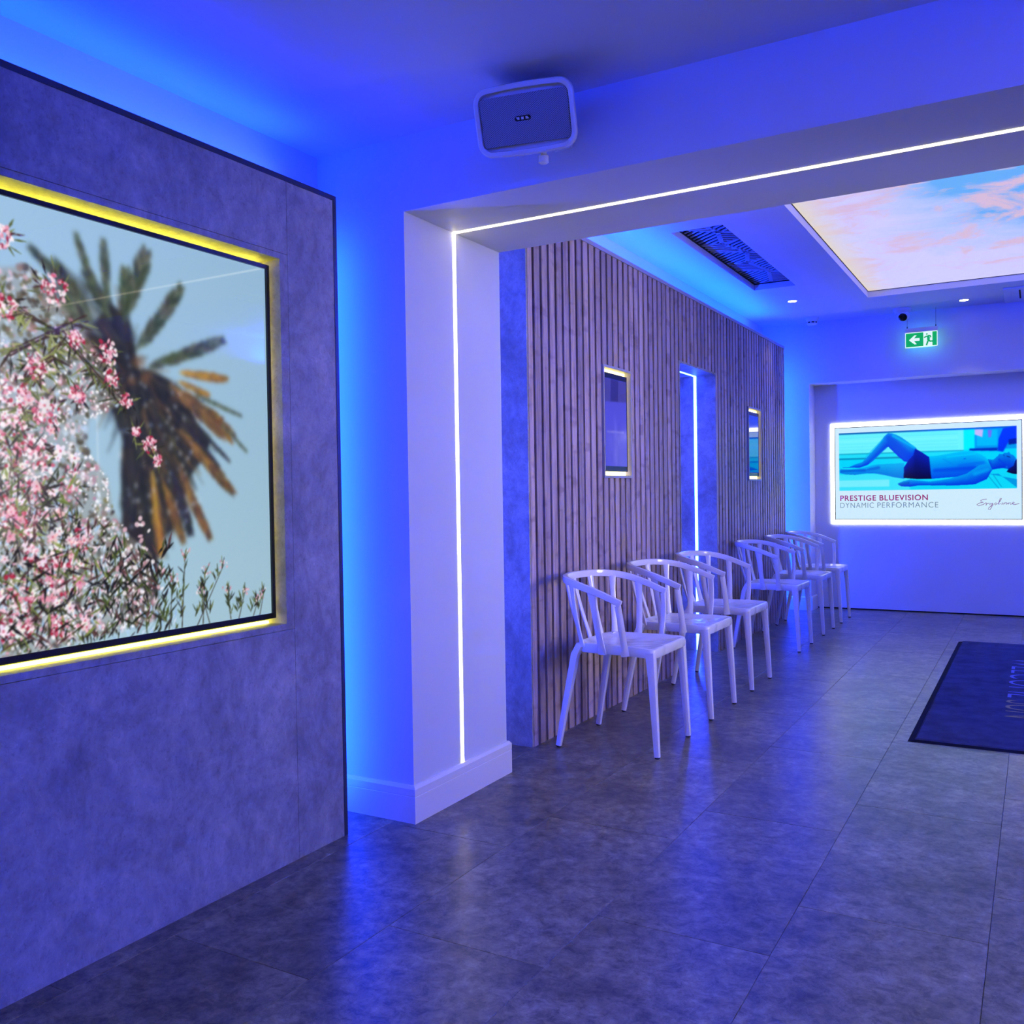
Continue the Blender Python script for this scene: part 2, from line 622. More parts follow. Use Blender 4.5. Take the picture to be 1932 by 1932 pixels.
# dividing wall with the wide portal: left pillar, beam, right pier
struct(B().box(XL1 - T, XJ, YD0, YD1, 0, ZC2 + T)
       .box(XJ, XJR, YD0, YD1, ZS, ZC2 + T)
       .box(XJR, XR1 + T, YD0, YD1, 0, ZC2 + T).build('wall_divider', 'white_paint'))


def skirting(name, path, mat='white_gloss_paint'):
    """stepped skirting board along a floor path; offset is to the right hand of travel"""
    prof = [(0, 0), (0.016, 0), (0.016, 0.097), (0.0145, 0.099), (0.016, 0.101), (0.016, 0.126), (0.008, 0.137), (0, 0.137)]
    n = len(path)
    offs = []
    for i in range(n):
        d1 = (Vector(path[i]) - Vector(path[i - 1])).normalized() if i > 0 else None
        d2 = (Vector(path[i + 1]) - Vector(path[i])).normalized() if i < n - 1 else None
        r1_ = Vector((d1.y, -d1.x)) if d1 else None
        r2_ = Vector((d2.y, -d2.x)) if d2 else None
        if r1_ and r2_:
            s_ = r1_ + r2_
            offs.append(s_ / (1 + r1_.dot(r2_)))
        else:
            offs.append(r1_ or r2_)
    bb = B()
    V = [(path[i][0] + offs[i].x * a, path[i][1] + offs[i].y * a, h) for i in range(n) for a, h in prof]
    m_ = len(prof)
    F = []
    for i in range(n - 1):
        for k in range(m_):
            F.append((i * m_ + k, i * m_ + (k + 1) % m_, (i + 1) * m_ + (k + 1) % m_, (i + 1) * m_ + k))
    F += [tuple(range(m_)), tuple(range((n - 1) * m_, n * m_))]
    bb.add(V, F)
    return struct(bb.build(name, mat))


skirting('baseboard_pillar', [(XL1, YD0), (XJ, YD0), (XJ, YD1), (XL2 + 0.02, YD1)])

# far room shell
struct(B().box(XL2 - T, XL2, YD1, YE2 + T, 0, ZC2).build('wall_far_left', 'white_paint'))
struct(B().box(XR2, XR2 + T, YD1, YE2 + T, 0, ZC2).build('wall_far_right', 'white_paint'))
struct(B().box(2.42, 2.45, 3.5, 8.9, 0, 2.553).build('wall_far_right_board', 'concrete_laminate'))
# end wall: corner column, header, recessed wall
struct(B().box(XL2, XE, YE, YE2 + T, 0, ZC2).box(XE, XR2, YE, YE2 + T, 2.245, ZC2)
       .box(XE, XR2, YE2, YE2 + T, 0.012, 2.245).build('wall_end', 'white_paint'))
struct(B().box(XE, XR2, YE2 + 0.004, YE2 + T, 0.0, 0.012).build('shadow_gap_1', 'dark_hollow'))  # dark strip colours in the shade of the gap at the floor
skirting('baseboard_column', [(XL2, YE), (XE, YE), (XE, YE2)])

# far ceiling with openings for the lightbox and the vent
SKX0, SKX1, SKY0, SKY1 = -1.272, 1.40, 4.75, 8.485
VX0, VX1, VY0, VY1 = -2.03, -1.694, 5.65, 7.645
bb = B()
xs = [XL2 - T, VX0, VX1, SKX0, SKX1, XR2 + T]
ys = [YD1, SKY0, VY0, VY1, SKY1, YE2 + T]
for i in range(5):
    for j in range(5):
        xa, xb, ya, yb = xs[i], xs[i + 1], ys[j], ys[j + 1]
        if i == 3 and 1 <= j <= 3:
            continue
        if i == 1 and j == 2:
            continue
        bb.box(xa, xb, ya, yb, ZC2, ZC2 + 0.10)
bb.box(XL2 - T, XR2 + T, YD1, YE2 + T, ZC2 + 0.10, ZC2 + 0.14)
struct(bb.build('ceiling_far', 'white_paint'))

# ------------------------------------------------------------------ feature wall with the big screen
PX = -2.138
fw = B().box(-2.255, -2.235, -0.60, 2.508, 0, 2.235)          # back board
fw.box(-2.235, -2.156, -0.60, 2.50, 2.10, 2.20).box(-2.235, -2.156, 2.34, 2.50, 0.0, 2.10).box(-2.235, -2.156, -0.60, 2.34, 0, 0.10)
fw.box(-2.235, -2.156, -0.60, -0.40, 0.1, 2.1)
feature = struct(fw.build('wall_feature', 'dark_trim'))
OY0, OY1, OZ0, OZ1 = 0.190, 2.246, 0.787, 1.977            # recess opening
FR, FT = 0.036, 0.019                                      # laminated frame round it, sides and top
for (y0, y1, z0, z1) in ((OY1 + FR + 0.0015, 2.512, 0.0, 2.236),
                         (-0.60, OY0 - FR - 0.0015, 0.0, 2.236),
                         (OY0 - FR, OY1 + FR, OZ1 + FT + 0.0015, 2.236),
                         (OY0 - FR, OY1 + FR, 0.0, OZ0 - FT - 0.0015)):
    B().box(-2.156, PX, y0, y1, z0, z1).build('concrete_panel', 'concrete_laminate', feature)
B().box(-2.235, PX, OY0 - FR, OY0, OZ0 - FT, OZ1 + FT).box(-2.235, PX, OY1, OY1 + FR, OZ0 - FT, OZ1 + FT) \
   .box(-2.235, PX, OY0, OY1, OZ1, OZ1 + FT).box(-2.235, PX, OY0, OY1, OZ0 - FT, OZ0).build('recess_frame', 'concrete_laminate', feature)
B().box(-2.235, PX + 0.002, -0.60, 2.529, 2.236, 2.253).box(-2.235, PX + 0.002, 2.512, 2.529, 0, 2.236).build('edge_trim', 'dark_trim', feature)

# ------------------------------------------------------------------ slatted partition
SX = -2.08
SY0, SY1, SZ = 3.81, 8.87, 2.553
NY0, NY1, NZ = 5.925, 6.705, 2.062            # doorway
sw = B().box(-2.31, -2.112, SY0 + 0.012, NY0 - 0.014, 0, 2.53).box(-2.31, -2.112, NY1 + 0.014, SY1, 0, 2.53) \
    .box(-2.31, -2.112, NY0 - 0.014, NY1 + 0.014, NZ + 0.014, 2.53)
part = struct(sw.build('wall_slatted', 'black_backing'))
B().box(-2.31, SX - 0.004, SY0, SY0 + 0.012, 0, 2.545).build('end_panel', 'concrete_laminate', part)
B().box(-2.31, SX + 0.004, SY0, SY1 + 0.002, 2.53, SZ).build('top_trim', 'grey_frame', part)
B().box(-2.42, SX + 0.004, NY0 - 0.014, NY0, 0, NZ + 0.014).box(-2.42, SX + 0.004, NY1, NY1 + 0.014, 0, NZ + 0.014) \
   .box(-2.42, SX + 0.004, NY0, NY1, NZ, NZ + 0.014).build('door_lining', 'concrete_laminate', part)
SCREENS = [(4.660, 5.062, 1.283, 1.908), (7.578, 7.985, 1.283, 1.895)]
SP, SWD = 0.0785, 0.0600
slat_meshes = {}


def slat(yc, w, z0, z1):
    key = (round(w, 3), round(z1 - z0, 3))
    if key not in slat_meshes:
        bb_ = B().cbox(-0.0155, 0.0155, -w / 2, w / 2, 0, z1 - z0, 0.0025)
        o_ = bb_.build('slat', 'slat_wood', None)
        slat_meshes[key] = o_.data
        bpy.data.objects.remove(o_)
    o_ = bpy.data.objects.new('slat', slat_meshes[key])
    COL.objects.link(o_)
    o_.parent = part
    o_.location = (SX - 0.0155, yc, z0)


k = 0
while True:
    a = SY0 + 0.014 + k * SP - 0.012
    a = max(a, SY0 + 0.013)
    e = SY0 + 0.002 + k * SP + SWD - 0.005
    if a > SY1 - 0.02:
        break
    e = min(e, SY1)
    spans = [(0.0, 2.53)]
    pieces = []
    # doorway cuts
    if e > NY0 - 0.014 and a < NY1 + 0.014:
        aa, ee = a, e
        pieces.append((a, e, NZ + 0.0145, 2.53))
        if a < NY0 - 0.03:
            pieces.append((a, NY0 - 0.0145, 0, NZ + 0.0145))
        if e > NY1 + 0.03:
            pieces.append((NY1 + 0.0145, e, 0, NZ + 0.0145))
    else:
        cut = None
        for s_ in SCREENS:
            if e > s_[0] and a < s_[1]:
                cut = s_
        if cut:
            pieces.append((a, e, 0, cut[2] - 0.0005))
            pieces.append((a, e, cut[3] + 0.0005, 2.53))
            if a < cut[0] - 0.01:
                pieces.append((a, cut[0] - 0.0005, cut[2] - 0.0005, cut[3] + 0.0005))
            if e > cut[1] + 0.01:
                pieces.append((cut[1] + 0.0005, e, cut[2] - 0.0005, cut[3] + 0.0005))
        else:
            pieces.append((a, e, 0, 2.53))
    for (p0, p1, z0, z1) in pieces:
        slat((p0 + p1) / 2, p1 - p0, z0, z1)
    k += 1

# ================================================================== PORTAL LIGHT LINES
tag(B().box(XJ - 0.006, XJ + 0.002, 3.054, 3.074, 0.138, ZS - 0.001).build('led_strip', 'led_warm'),
    'vertical warm white LED line up the middle of the white pillar', 'LED strip')
tag(B().box(XJ + 0.003, XJR, 3.054, 3.074, ZS - 0.002, ZS + 0.006).build('led_strip', 'led_warm'),
    'long warm white LED line running along the underside of the beam', 'LED strip')
tag(B().box(-2.243, -2.223, NY1 - 0.003, NY1 + 0.004, 0.005, NZ - 0.002).build('led_strip', 'led_cyan'),
    'vertical icy blue LED line inside the slatted wall doorway', 'LED strip')
tag(B().box(-2.243, -2.223, NY0 - 0.004, NY0 + 0.003, 0.005, NZ - 0.004).build('led_strip', 'led_cyan'),  # unseen strip, added to light the far side of the doorway
    'added icy blue LED line on the hidden near side of the doorway', 'LED strip')
tag(B().box(-2.243, -2.223, NY0 + 0.004, NY1 - 0.004, NZ - 0.003, NZ + 0.004).build('led_strip', 'led_cyan'),
    'short icy blue LED line overhead in the slatted wall doorway', 'LED strip')

# ================================================================== PICTURE PAINTER
class Canvas:
    def __init__(s, x0, x1, y0, y1, step):
        s.x0, s.y0, s.step = x0, y0, step
        s.W, s.H = int(round((x1 - x0) / step)) + 1, int(round((y1 - y0) / step)) + 1
        s.x1, s.y1 = x1, y1
        s.X = np.linspace(x0, x1, s.W, dtype=np.float32)
        s.Y = np.linspace(y0, y1, s.H, dtype=np.float32)
        s.a = np.zeros((s.H, s.W, 3), dtype=np.float32)

    def win(s, xa, xb, ya, yb):
        i0 = max(0, int((xa - s.x0) / s.step)); i1 = min(s.W, int((xb - s.x0) / s.step) + 2)
        j0 = max(0, int((ya - s.y0) / s.step)); j1 = min(s.H, int((yb - s.y0) / s.step) + 2)
        if i1 <= i0 or j1 <= j0:
            return None
        return i0, i1, j0, j1, s.X[None, i0:i1], s.Y[j0:j1, None]

    def put(s, w, mask, col):
        i0, i1, j0, j1 = w[:4]
        t = s.a[j0:j1, i0:i1]
        t += mask[..., None] * (np.array(col, dtype=np.float32) - t)

    def blob(s, x, y, rx, ry, ang, col, alpha=1.0, soft=0.3):
        R_ = max(rx, ry) * 1.1
        w = s.win(x - R_, x + R_, y - R_, y + R_)
        if not w:
            return
        dx, dy = w[4] - x, w[5] - y
        c_, s_ = math.cos(ang), math.sin(ang)
        d = np.sqrt(((dx * c_ + dy * s_) / rx) ** 2 + ((-dx * s_ + dy * c_) / ry) ** 2)
        s.put(w, alpha * np.clip((1 - d) / soft, 0, 1), col)

    def stroke(s, p, q, w0, w1, col, alpha=1.0, soft=1.5):
        m_ = max(w0, w1)
        w = s.win(min(p[0], q[0]) - m_, max(p[0], q[0]) + m_, min(p[1], q[1]) - m_, max(p[1], q[1]) + m_)
        if not w:
            return
        dx, dy = q[0] - p[0], q[1] - p[1]
        L2 = dx * dx + dy * dy + 1e-9
        t = np.clip(((w[4] - p[0]) * dx + (w[5] - p[1]) * dy) / L2, 0, 1)
        d = np.hypot(w[4] - p[0] - t * dx, w[5] - p[1] - t * dy)
        rad = (w0 + (w1 - w0) * t) / 2
        s.put(w, alpha * np.clip((rad - d) / soft + 0.5, 0, 1), col)

    def poly(s, pts, col, alpha=1.0):
        xs_ = [p[0] for p in pts]; ys_ = [p[1] for p in pts]
        w = s.win(min(xs_), max(xs_), min(ys_), max(ys_))
        if not w:
            return
        Xg, Yg = np.broadcast_arrays(w[4], w[5])
        ins = np.zeros(Xg.shape, dtype=bool)
        n = len(pts)
        for i in range(n):
            (xa, ya), (xb, yb) = pts[i], pts[(i + 1) % n]
            if ya == yb:
                continue
            c_ = ((ya > Yg) != (yb > Yg)) & (Xg < (xb - xa) * (Yg - ya) / (yb - ya) + xa)
            ins ^= c_
        s.put(w, alpha * ins.astype(np.float32), col)

    def gpoly(s, pts, top, bot):
        xs_ = [p[0] for p in pts]; ys_ = [p[1] for p in pts]
        w = s.win(min(xs_), max(xs_), min(ys_), max(ys_))
        if not w:
            return
        i0, i1, j0, j1 = w[:4]
        old = s.a[j0:j1, i0:i1].copy()
        s.poly(pts, (1, 1, 1))
        m_ = (np.abs(s.a[j0:j1, i0:i1] - 1).sum(-1) < 1e-3)[..., None]
        # shade follows the local top and bottom of the outline in every column
        Yg = np.broadcast_to(w[5], m_.shape[:2])
        hi = np.where(m_[..., 0], Yg, -1e9).max(0, keepdims=True)
        lo = np.where(m_[..., 0], Yg, 1e9).min(0, keepdims=True)
        t = np.clip((hi - Yg) / np.maximum(hi - lo, 1), 0, 1)[..., None]
        g_ = np.array(top, dtype=np.float32) * (1 - t) + np.array(bot, dtype=np.float32) * t
        s.a[j0:j1, i0:i1] = np.where(m_, g_, old)

    def blur(s, n=1):
        for _ in range(n):
            for ax in (0, 1):
                p = np.pad(s.a, [(1, 1) if ax == 0 else (0, 0), (1, 1) if ax == 1 else (0, 0), (0, 0)], mode='edge')
                s.a = (p[:-2] + 2 * p[1:-1] + p[2:]) / 4 if ax == 0 else (p[:, :-2] + 2 * p[:, 1:-1] + p[:, 2:]) / 4

    def mesh(s, name, mat, parent, place):
        Xg, Yg = np.meshgrid(s.X, s.Y)
        co = place(Xg.ravel(), Yg.ravel()).astype(np.float32)
        co = co - np.array(parent_origin(parent), dtype=np.float32)
        idx = np.arange(s.W * s.H).reshape(s.H, s.W)
        q = np.stack([idx[:-1, :-1], idx[:-1, 1:], idx[1:, 1:], idx[1:, :-1]], -1).reshape(-1, 4)
        me = bpy.data.meshes.new(name)
        me.vertices.add(len(co)); me.vertices.foreach_set('co', co.ravel())
        me.loops.add(q.size); me.loops.foreach_set('vertex_index', q.ravel().astype(np.int32))
        me.polygons.add(len(q)); me.polygons.foreach_set('loop_start', np.arange(0, q.size, 4, dtype=np.int32))
        me.update(calc_edges=True)
        at = me.color_attributes.new('picture', 'FLOAT_COLOR', 'POINT')
        srgb = np.clip(s.a.reshape(-1, 3) / 255.0, 0, 1)
        lin = np.where(srgb <= 0.04045, srgb / 12.92, ((srgb + 0.055) / 1.055) ** 2.4)
        at.data.foreach_set('color', np.concatenate([lin, np.ones((len(lin), 1))], 1).astype(np.float32).ravel())
        me.materials.append(MATS[mat])
        o = bpy.data.objects.new(name, me)
        COL.objects.link(o)
        o.parent = parent
        return o


# ================================================================== BIG TELEVISION
tv = thing('television', (-2.19, 1.22, 0.80), 'large landscape television showing a palm and pink oleander in the concrete panel', 'television')
BY0, BY1, BZ0, BZ1 = 0.208, 2.229, 0.808, 1.955
B().box(-2.205, -2.176, BY0 + 0.004, BY1 - 0.004, BZ0 + 0.004, BZ1 - 0.004).build('housing', 'black_bezel', tv)
bz = 0.013
B().box(-2.178, -2.168, BY0, BY0 + bz, BZ0, BZ1).box(-2.178, -2.168, BY1 - bz, BY1, BZ0, BZ1) \
   .box(-2.178, -2.168, BY0 + bz, BY1 - bz, BZ1 - bz, BZ1).box(-2.178, -2.168, BY0 + bz, BY1 - bz, BZ0, BZ0 + bz + 0.004).build('bezel', 'black_bezel', tv)

rng = random.Random(7)
cv = Canvas(BY0 * 1000 + 12, BY1 * 1000 - 12, BZ0 * 1000 + 14, BZ1 * 1000 - 12, 2.3)
gx = ((cv.X - cv.x0) / (cv.x1 - cv.x0))[None, :, None]
gy = ((cv.Y - cv.y0) / (cv.y1 - cv.y0))[:, None, None]
cv.a[:] = np.array([176, 210, 238]) * (1 - gx) + np.array([150, 184, 205]) * gx
cv.a += (gy - 0.5) * np.array([-14, -10, 4])
FRONDS = [((1542, 1893), (1595, 1733), 16, 'g'), ((1622, 1895), (1629, 1729), 18, 'g'), ((1756, 1892), (1685, 1700), 34, 'g'), ((1415, 1832), (1523, 1748), 18, 'g'), ((1874, 1816), (1742, 1632), 28, 'g'), ((2031, 1686), (1802, 1589), 26, 'g'), ((2045, 1569), (1867, 1570), 18, 'o'), ((2103, 1459), (1918, 1511), 7, 'g'), ((2051, 1396), (1833, 1530), 40, 'b'), ((2122, 1348), (2020, 1429), 6, 'g'), ((2059, 1221), (1862, 1401), 26, 'b'), ((1964, 1084), (1859, 1281), 22, 'b'), ((1892, 1100), (1832, 1280), 24, 'd'), ((1865, 1079), (1793, 1265), 22, 'b'), ((1786, 1042), (1762, 1279), 22, 'o'), ((1970, 1514), (1862, 1543), 14, 'o'), ((2020, 1445), (1880, 1483), 16, 'b'), ((2006, 1299), (1878, 1421), 10, 'd'), ((2049, 1316), (1917, 1423), 8, 'd')]
MASS = [(1454, 1770), (1528, 1771), (1622, 1746), (1695, 1701), (1721, 1573), (1788, 1558), (1862, 1528), (1918, 1439), (1977, 1378), (1955, 1330), (1893, 1266), (1862, 1188), (1831, 1112), (1775, 1084), (1748, 1100), (1722, 1116), (1659, 1177), (1658, 1264), (1669, 1365), (1645, 1421), (1614, 1462), (1584, 1544), (1524, 1620), (1466, 1679)]
TRUNK = [(1659, 1206), (1777, 1174), (1772, 964), (1769, 858), (1664, 872), (1660, 1046)]
BUSH = [(1200, 1800), (1318, 1763), (1413, 1788), (1482, 1722), (1570, 1626), (1641, 1550), (1672, 1467), (1565, 1416), (1555, 1332), (1616, 1263), (1630, 1177), (1679, 1103), (1747, 1055), (1753, 950), (1787, 863), (1292, 804), (210, 804), (210, 1500), (800, 1750)]
CLUST = [(1475, 1741, 30), (1626, 1598, 26), (1635, 1532, 18), (1680, 1475, 16), (1420, 1539, 26), (1340, 1843, 22), (1532, 1621, 18), (1363, 1468, 34), (1399, 1288, 50), (1369, 1183, 60), (1347, 1364, 40), (1463, 1005, 50), (1348, 899, 40), (1445, 1422, 30), (1535, 1477, 18), (1342, 1671, 26), (1755, 1354, 18), (1712, 1389, 10), (1781, 1310, 12)]
SPRIGS = [(1853, 855, 1871, 1040), (1931, 854, 1945, 988), (1901, 849, 2018, 998), (2046, 840, 2027, 924), (2068, 845, 2103, 908), (2158, 843, 2183, 895), (1805, 846, 1827, 974), (1962, 850, 1924, 934), (2124, 839, 2159, 877)]
TWIGS = [(1329, 1688, 1480, 1641), (1480, 1641, 1663, 1466), (1352, 1570, 1556, 1680), (1405, 1498, 1494, 1616), (1333, 1351, 1403, 1446), (1314, 1133, 1397, 1196)]
PAL = {'g': [(52, 60, 50), (84, 92, 72), (36, 42, 44), (110, 118, 100)], 'b': [(82, 62, 46), (128, 92, 52), (52, 44, 44), (150, 110, 60)],
       'o': [(176, 120, 50), (140, 96, 52), (92, 72, 52)], 'd': [(34, 36, 46), (56, 54, 62), (44, 44, 50)]}


def inside(poly, x, y):
    r = False
    for i in range(len(poly)):
        (xa, ya), (xb, yb) = poly[i], poly[(i + 1) % len(poly)]
        if (ya > y) != (yb > y) and x < (xb - xa) * (y - ya) / (yb - ya) + xa:
            r = not r
    return r


def frond(tip, base, w, pal):
    dx, dy = tip[0] - base[0], tip[1] - base[1]
    L = math.hypot(dx, dy)
    ux, uy = dx / L, dy / L
    cols = PAL[pal]
    w = w * 1.25
    for i in range(int(L * 1.1)):
        t = rng.random() ** 0.85
        wd = w * (0.30 + 0.70 * math.sin(math.pi * min(1, t * 0.80 + 0.14)))
        side = rng.choice((-1, 1))
        px, py = base[0] + dx * t, base[1] + dy * t
        ln = rng.uniform(0.6, 1.1) * wd
        fx, fy = ux * 1.3 + side * -uy * 0.62, uy * 1.3 + side * ux * 0.62
        c_ = rng.choice(cols)
        c_ = [max(0, q_ + rng.uniform(-14, 14)) for q_ in c_]
        cv.stroke((px, py), (px + fx * ln, py + fy * ln), 7, 2, c_, 0.8, 2.5)
    cv.stroke(base, tip, w * 0.30, 2.5, [min(255, q_ * 1.9) for q_ in cols[0]], 0.5, 3)


# palm, soft focus
cv.poly(TRUNK, (46, 42, 48))
cv.poly([(1560, 1640), (1640, 1735), (1700, 1690), (1722, 1573)] + MASS[5:20], (40, 41, 48))
for i in range(1500):
    x, y = rng.uniform(1450, 1980), rng.uniform(1080, 1775)
    if inside(MASS, x, y):
        a = math.atan2(y - 1580, x - 1690) + rng.uniform(-.35, .35)
        L = rng.uniform(25, 90)
        warm = rng.random() < (0.45 if x > 1770 else 0.15)
        c_ = rng.choice([(104, 76, 50), (128, 92, 56), (74, 62, 54)]) if warm else rng.choice([(30, 32, 40), (50, 54, 56), (40, 46, 46), (64, 60, 66), (74, 82, 70)])
        cv.stroke((x, y), (x + math.cos(a) * L, y + math.sin(a) * L), 8, 3, c_, 0.6, 3)
for f_ in FRONDS:
    frond(*f_)
for (ta, ba, wa) in (((1480, 1800), (1580, 1690), 30), ((1500, 1715), (1610, 1640), 30), ((1570, 1800), (1640, 1690), 26), ((1690, 1830), (1680, 1690), 26), ((1800, 1720), (1720, 1620), 26), ((1880, 1620), (1760, 1575), 22)):
    frond(ta, ba, wa, 'g')
for (x, y, r) in ((1725, 1585, 34), (1560, 1612, 26), (1750, 1545, 30), (1700, 1530, 24)):
    cv.blob(x, y, r, r * 0.8, 0.3, (124, 84, 58), 0.75, 0.9)
for i in range(90):
    x, y = rng.uniform(1640, 1930), rng.uniform(1120, 1600)
    cv.blob(x, y, rng.uniform(3, 8), rng.uniform(3, 8), 0, rng.choice([(226, 234, 246), (200, 205, 220), (170, 195, 235)]), 0.75, 0.6)
cv.blur(3)
# bush: soft dark and pale masses first
cv.poly(BUSH, (150, 146, 140), 0.55)
cv.blur(8)
cols_soft = [(238, 222, 230), (226, 184, 200), (128, 124, 86), (84, 82, 60), (206, 222, 238), (190, 128, 148), (96, 86, 74), (112, 108, 92), (184, 208, 232), (70, 62, 58), (60, 58, 48), (140, 112, 108)]
n_in = 0
while n_in < 4200:
    x, y = rng.uniform(212, 1830), rng.uniform(806, 1800)
    if x < 1150 and rng.random() < 0.7:
        continue
    if not inside(BUSH, x, y):
        continue
    n_in += 1
    r = rng.uniform(5, 15)
    cv.blob(x, y, r, r * rng.uniform(0.5, 1), rng.uniform(0, 3), rng.choice(cols_soft), rng.uniform(0.5, 0.9), 0.5)
cv.blur(1)


def leaf(x, y, a, L, w, c_):
    mx_, my_ = x + math.cos(a) * L * 0.5, y + math.sin(a) * L * 0.5
    cv.stroke((x, y), (mx_, my_), 1.5, w, c_, 0.95, 1.5)
    cv.stroke((mx_, my_), (x + math.cos(a) * L, y + math.sin(a) * L), w, 1, c_, 0.95, 1.5)


# lower foliage fans out to the right of the flowers, with blue sky showing through
for i in range(1300):
    x, y = rng.uniform(1250, 1850), rng.uniform(815, 1330)
    if y > 1330 - (x - 1250) * 0.62:
        continue
    c_ = rng.choice([(44, 46, 34), (92, 108, 56), (30, 30, 32), (62, 70, 44), (150, 184, 222), (176, 206, 232), (38, 36, 36), (200, 216, 236)])
    a = rng.uniform(0.6, 2.4)
    L = rng.uniform(12, 42)
    leaf(x, y, a, L, rng.uniform(3, 8), c_)
for i in range(1500):      # pale sunlit petals, scattered
    x, y = rng.uniform(1290, 1790), rng.uniform(830, 1600)
    if inside(BUSH, x, y):
        r = rng.uniform(2.5, 7)
        cv.blob(x, y, r, r * rng.uniform(.5, 1), rng.uniform(0, 3), rng.choice([(250, 246, 250), (240, 212, 224), (242, 238, 246), (222, 160, 182), (252, 250, 255)]), 0.85, 0.35)
# twigs and leaves in focus
for t in TWIGS:
    for i in range(3):
        j = [q_ + rng.uniform(-14, 14) for q_ in t]
        cv.stroke(j[:2], j[2:], 4.5, 3, (64, 46, 46), 0.95, 1.5)
    for i in range(22):
        u_ = rng.random()
        leaf(t[0] + (t[2] - t[0]) * u_, t[1] + (t[3] - t[1]) * u_, rng.uniform(3.2, 6.6), rng.uniform(30, 70), rng.uniform(5, 10),
             rng.choice([(92, 102, 52), (54, 60, 42), (130, 138, 76), (66, 54, 46), (158, 164, 108)]))


def cluster(x, y, r, n):
    for i in range(n // 3):
        a = rng.uniform(0, 6.28)
        d = r * rng.uniform(0.4, 1.3)
        leaf(x + math.cos(a) * d, y + math.sin(a) * d, a + rng.uniform(-.6, .6), rng.uniform(16, 40), rng.uniform(3, 7), rng.choice([(84, 94, 50), (46, 46, 40), (120, 128, 72), (70, 44, 46), (34, 30, 32)]))
    for i in range(n):
        a, d = rng.uniform(0, 6.28), r * math.sqrt(rng.random())
        px, py = x + math.cos(a) * d, y + math.sin(a) * d
        c_ = rng.choice([(240, 190, 206), (228, 150, 174), (252, 234, 240), (250, 240, 245), (244, 214, 224), (206, 92, 120), (172, 40, 66)])
        pr = rng.uniform(3.5, 9.5)
        cv.blob(px, py, pr, pr * rng.uniform(0.4, 0.85), rng.uniform(0, 3.1), c_, 0.92, 0.3)
    for i in range(n // 4):
        a = rng.uniform(0, 6.28)
        px, py = x + math.cos(a) * r * 0.7, y + math.sin(a) * r * 0.7
        cv.stroke((px, py), (px + rng.uniform(-14, 14), py + rng.uniform(-14, 14)), 3, 1.5, (140, 30, 56), 0.85, 1.2)


for (x, y, r) in CLUST:
    cluster(x, y, r * 1.3, int(16 + r * 1.3))
for i in range(95):
    x, y = rng.uniform(230, 1580), rng.uniform(830, 1470)
    if x < 1150 or y < 1480 - (x - 1300) * 1.0:
        cluster(x, y, rng.uniform(18, 40), 22)
for i in range(70):
    x, y = rng.uniform(1280, 1560), rng.uniform(850, 1560)
    if y > 1600 - (x - 1300) * 1.1:
        continue
    base = rng.choice([(244, 196, 210), (250, 226, 234), (232, 160, 182), (254, 244, 248)])
    R_ = rng.uniform(9, 17)
    a0 = rng.uniform(0, 6.28)
    for k_ in range(5):
        a = a0 + k_ * 1.257
        cv.blob(x + math.cos(a) * R_ * 0.6, y + math.sin(a) * R_ * 0.6, R_ * 0.62, R_ * 0.42, a, [q_ * rng.uniform(0.9, 1.0) for q_ in base], 0.95, 0.25)
    cv.blob(x, y, R_ * 0.3, R_ * 0.3, 0, (196, 70, 100), 0.8, 0.6)
for i in range(320):
    x, y = rng.uniform(1250, 1640), rng.uniform(825, 1420)
    if y < 1440 - (x - 1300) * 1.0:
        leaf(x, y, rng.uniform(0.2, 2.9), rng.uniform(22, 58), rng.uniform(3, 9), rng.choice([(98, 112, 52), (52, 58, 38), (132, 146, 74), (34, 30, 32), (78, 48, 50), (28, 26, 28)]))
for i in range(110):       # dark sprigs at the foot of the trunk
    x, y = rng.uniform(1600, 1810), rng.uniform(830, 1070)
    leaf(x, y, rng.uniform(0.4, 2.7), rng.uniform(24, 60), rng.uniform(4, 9), rng.choice([(34, 38, 28), (66, 80, 40), (24, 24, 28), (90, 60, 62)]))
for i in range(26):
    x, y = rng.uniform(1640, 1800), rng.uniform(900, 1150)
    cv.blob(x, y, rng.uniform(5, 11), rng.uniform(4, 9), rng.uniform(0, 3), rng.choice([(238, 206, 216), (226, 180, 194), (248, 240, 244)]), 0.85, 0.35)
for (xa, ya, xb, yb) in SPRIGS:
    cv.stroke((xa, ya - 40), (xb, yb), 3.5, 2, (64, 60, 52), 0.95, 1.3)
    for i in range(18):
        u_ = rng.random()
        leaf(xa + (xb - xa) * u_, ya + (yb - ya) * u_, math.pi / 2 + rng.uniform(-0.9, 0.9), rng.uniform(16, 40), rng.uniform(3, 6.5),
             rng.choice([(48, 56, 34), (78, 90, 48), (30, 30, 30), (104, 110, 66)]))
    for i in range(8):
        px, py = xb + rng.uniform(-18, 18), yb + rng.uniform(-16, 14)
        cv.blob(px, py, rng.uniform(3, 7), rng.uniform(2.5, 5), rng.uniform(0, 3), rng.choice([(226, 170, 186), (196, 128, 148), (244, 222, 230)]), 0.8, 0.4)
cv.blur(1)
cv.mesh('picture', 'picture_palm', tv, lambda a, b_: np.stack([np.full_like(a, -2.1755), a / 1000, b_ / 1000], 1))
# the painted grid must face the room: its winding gives +X for (y right, z up)

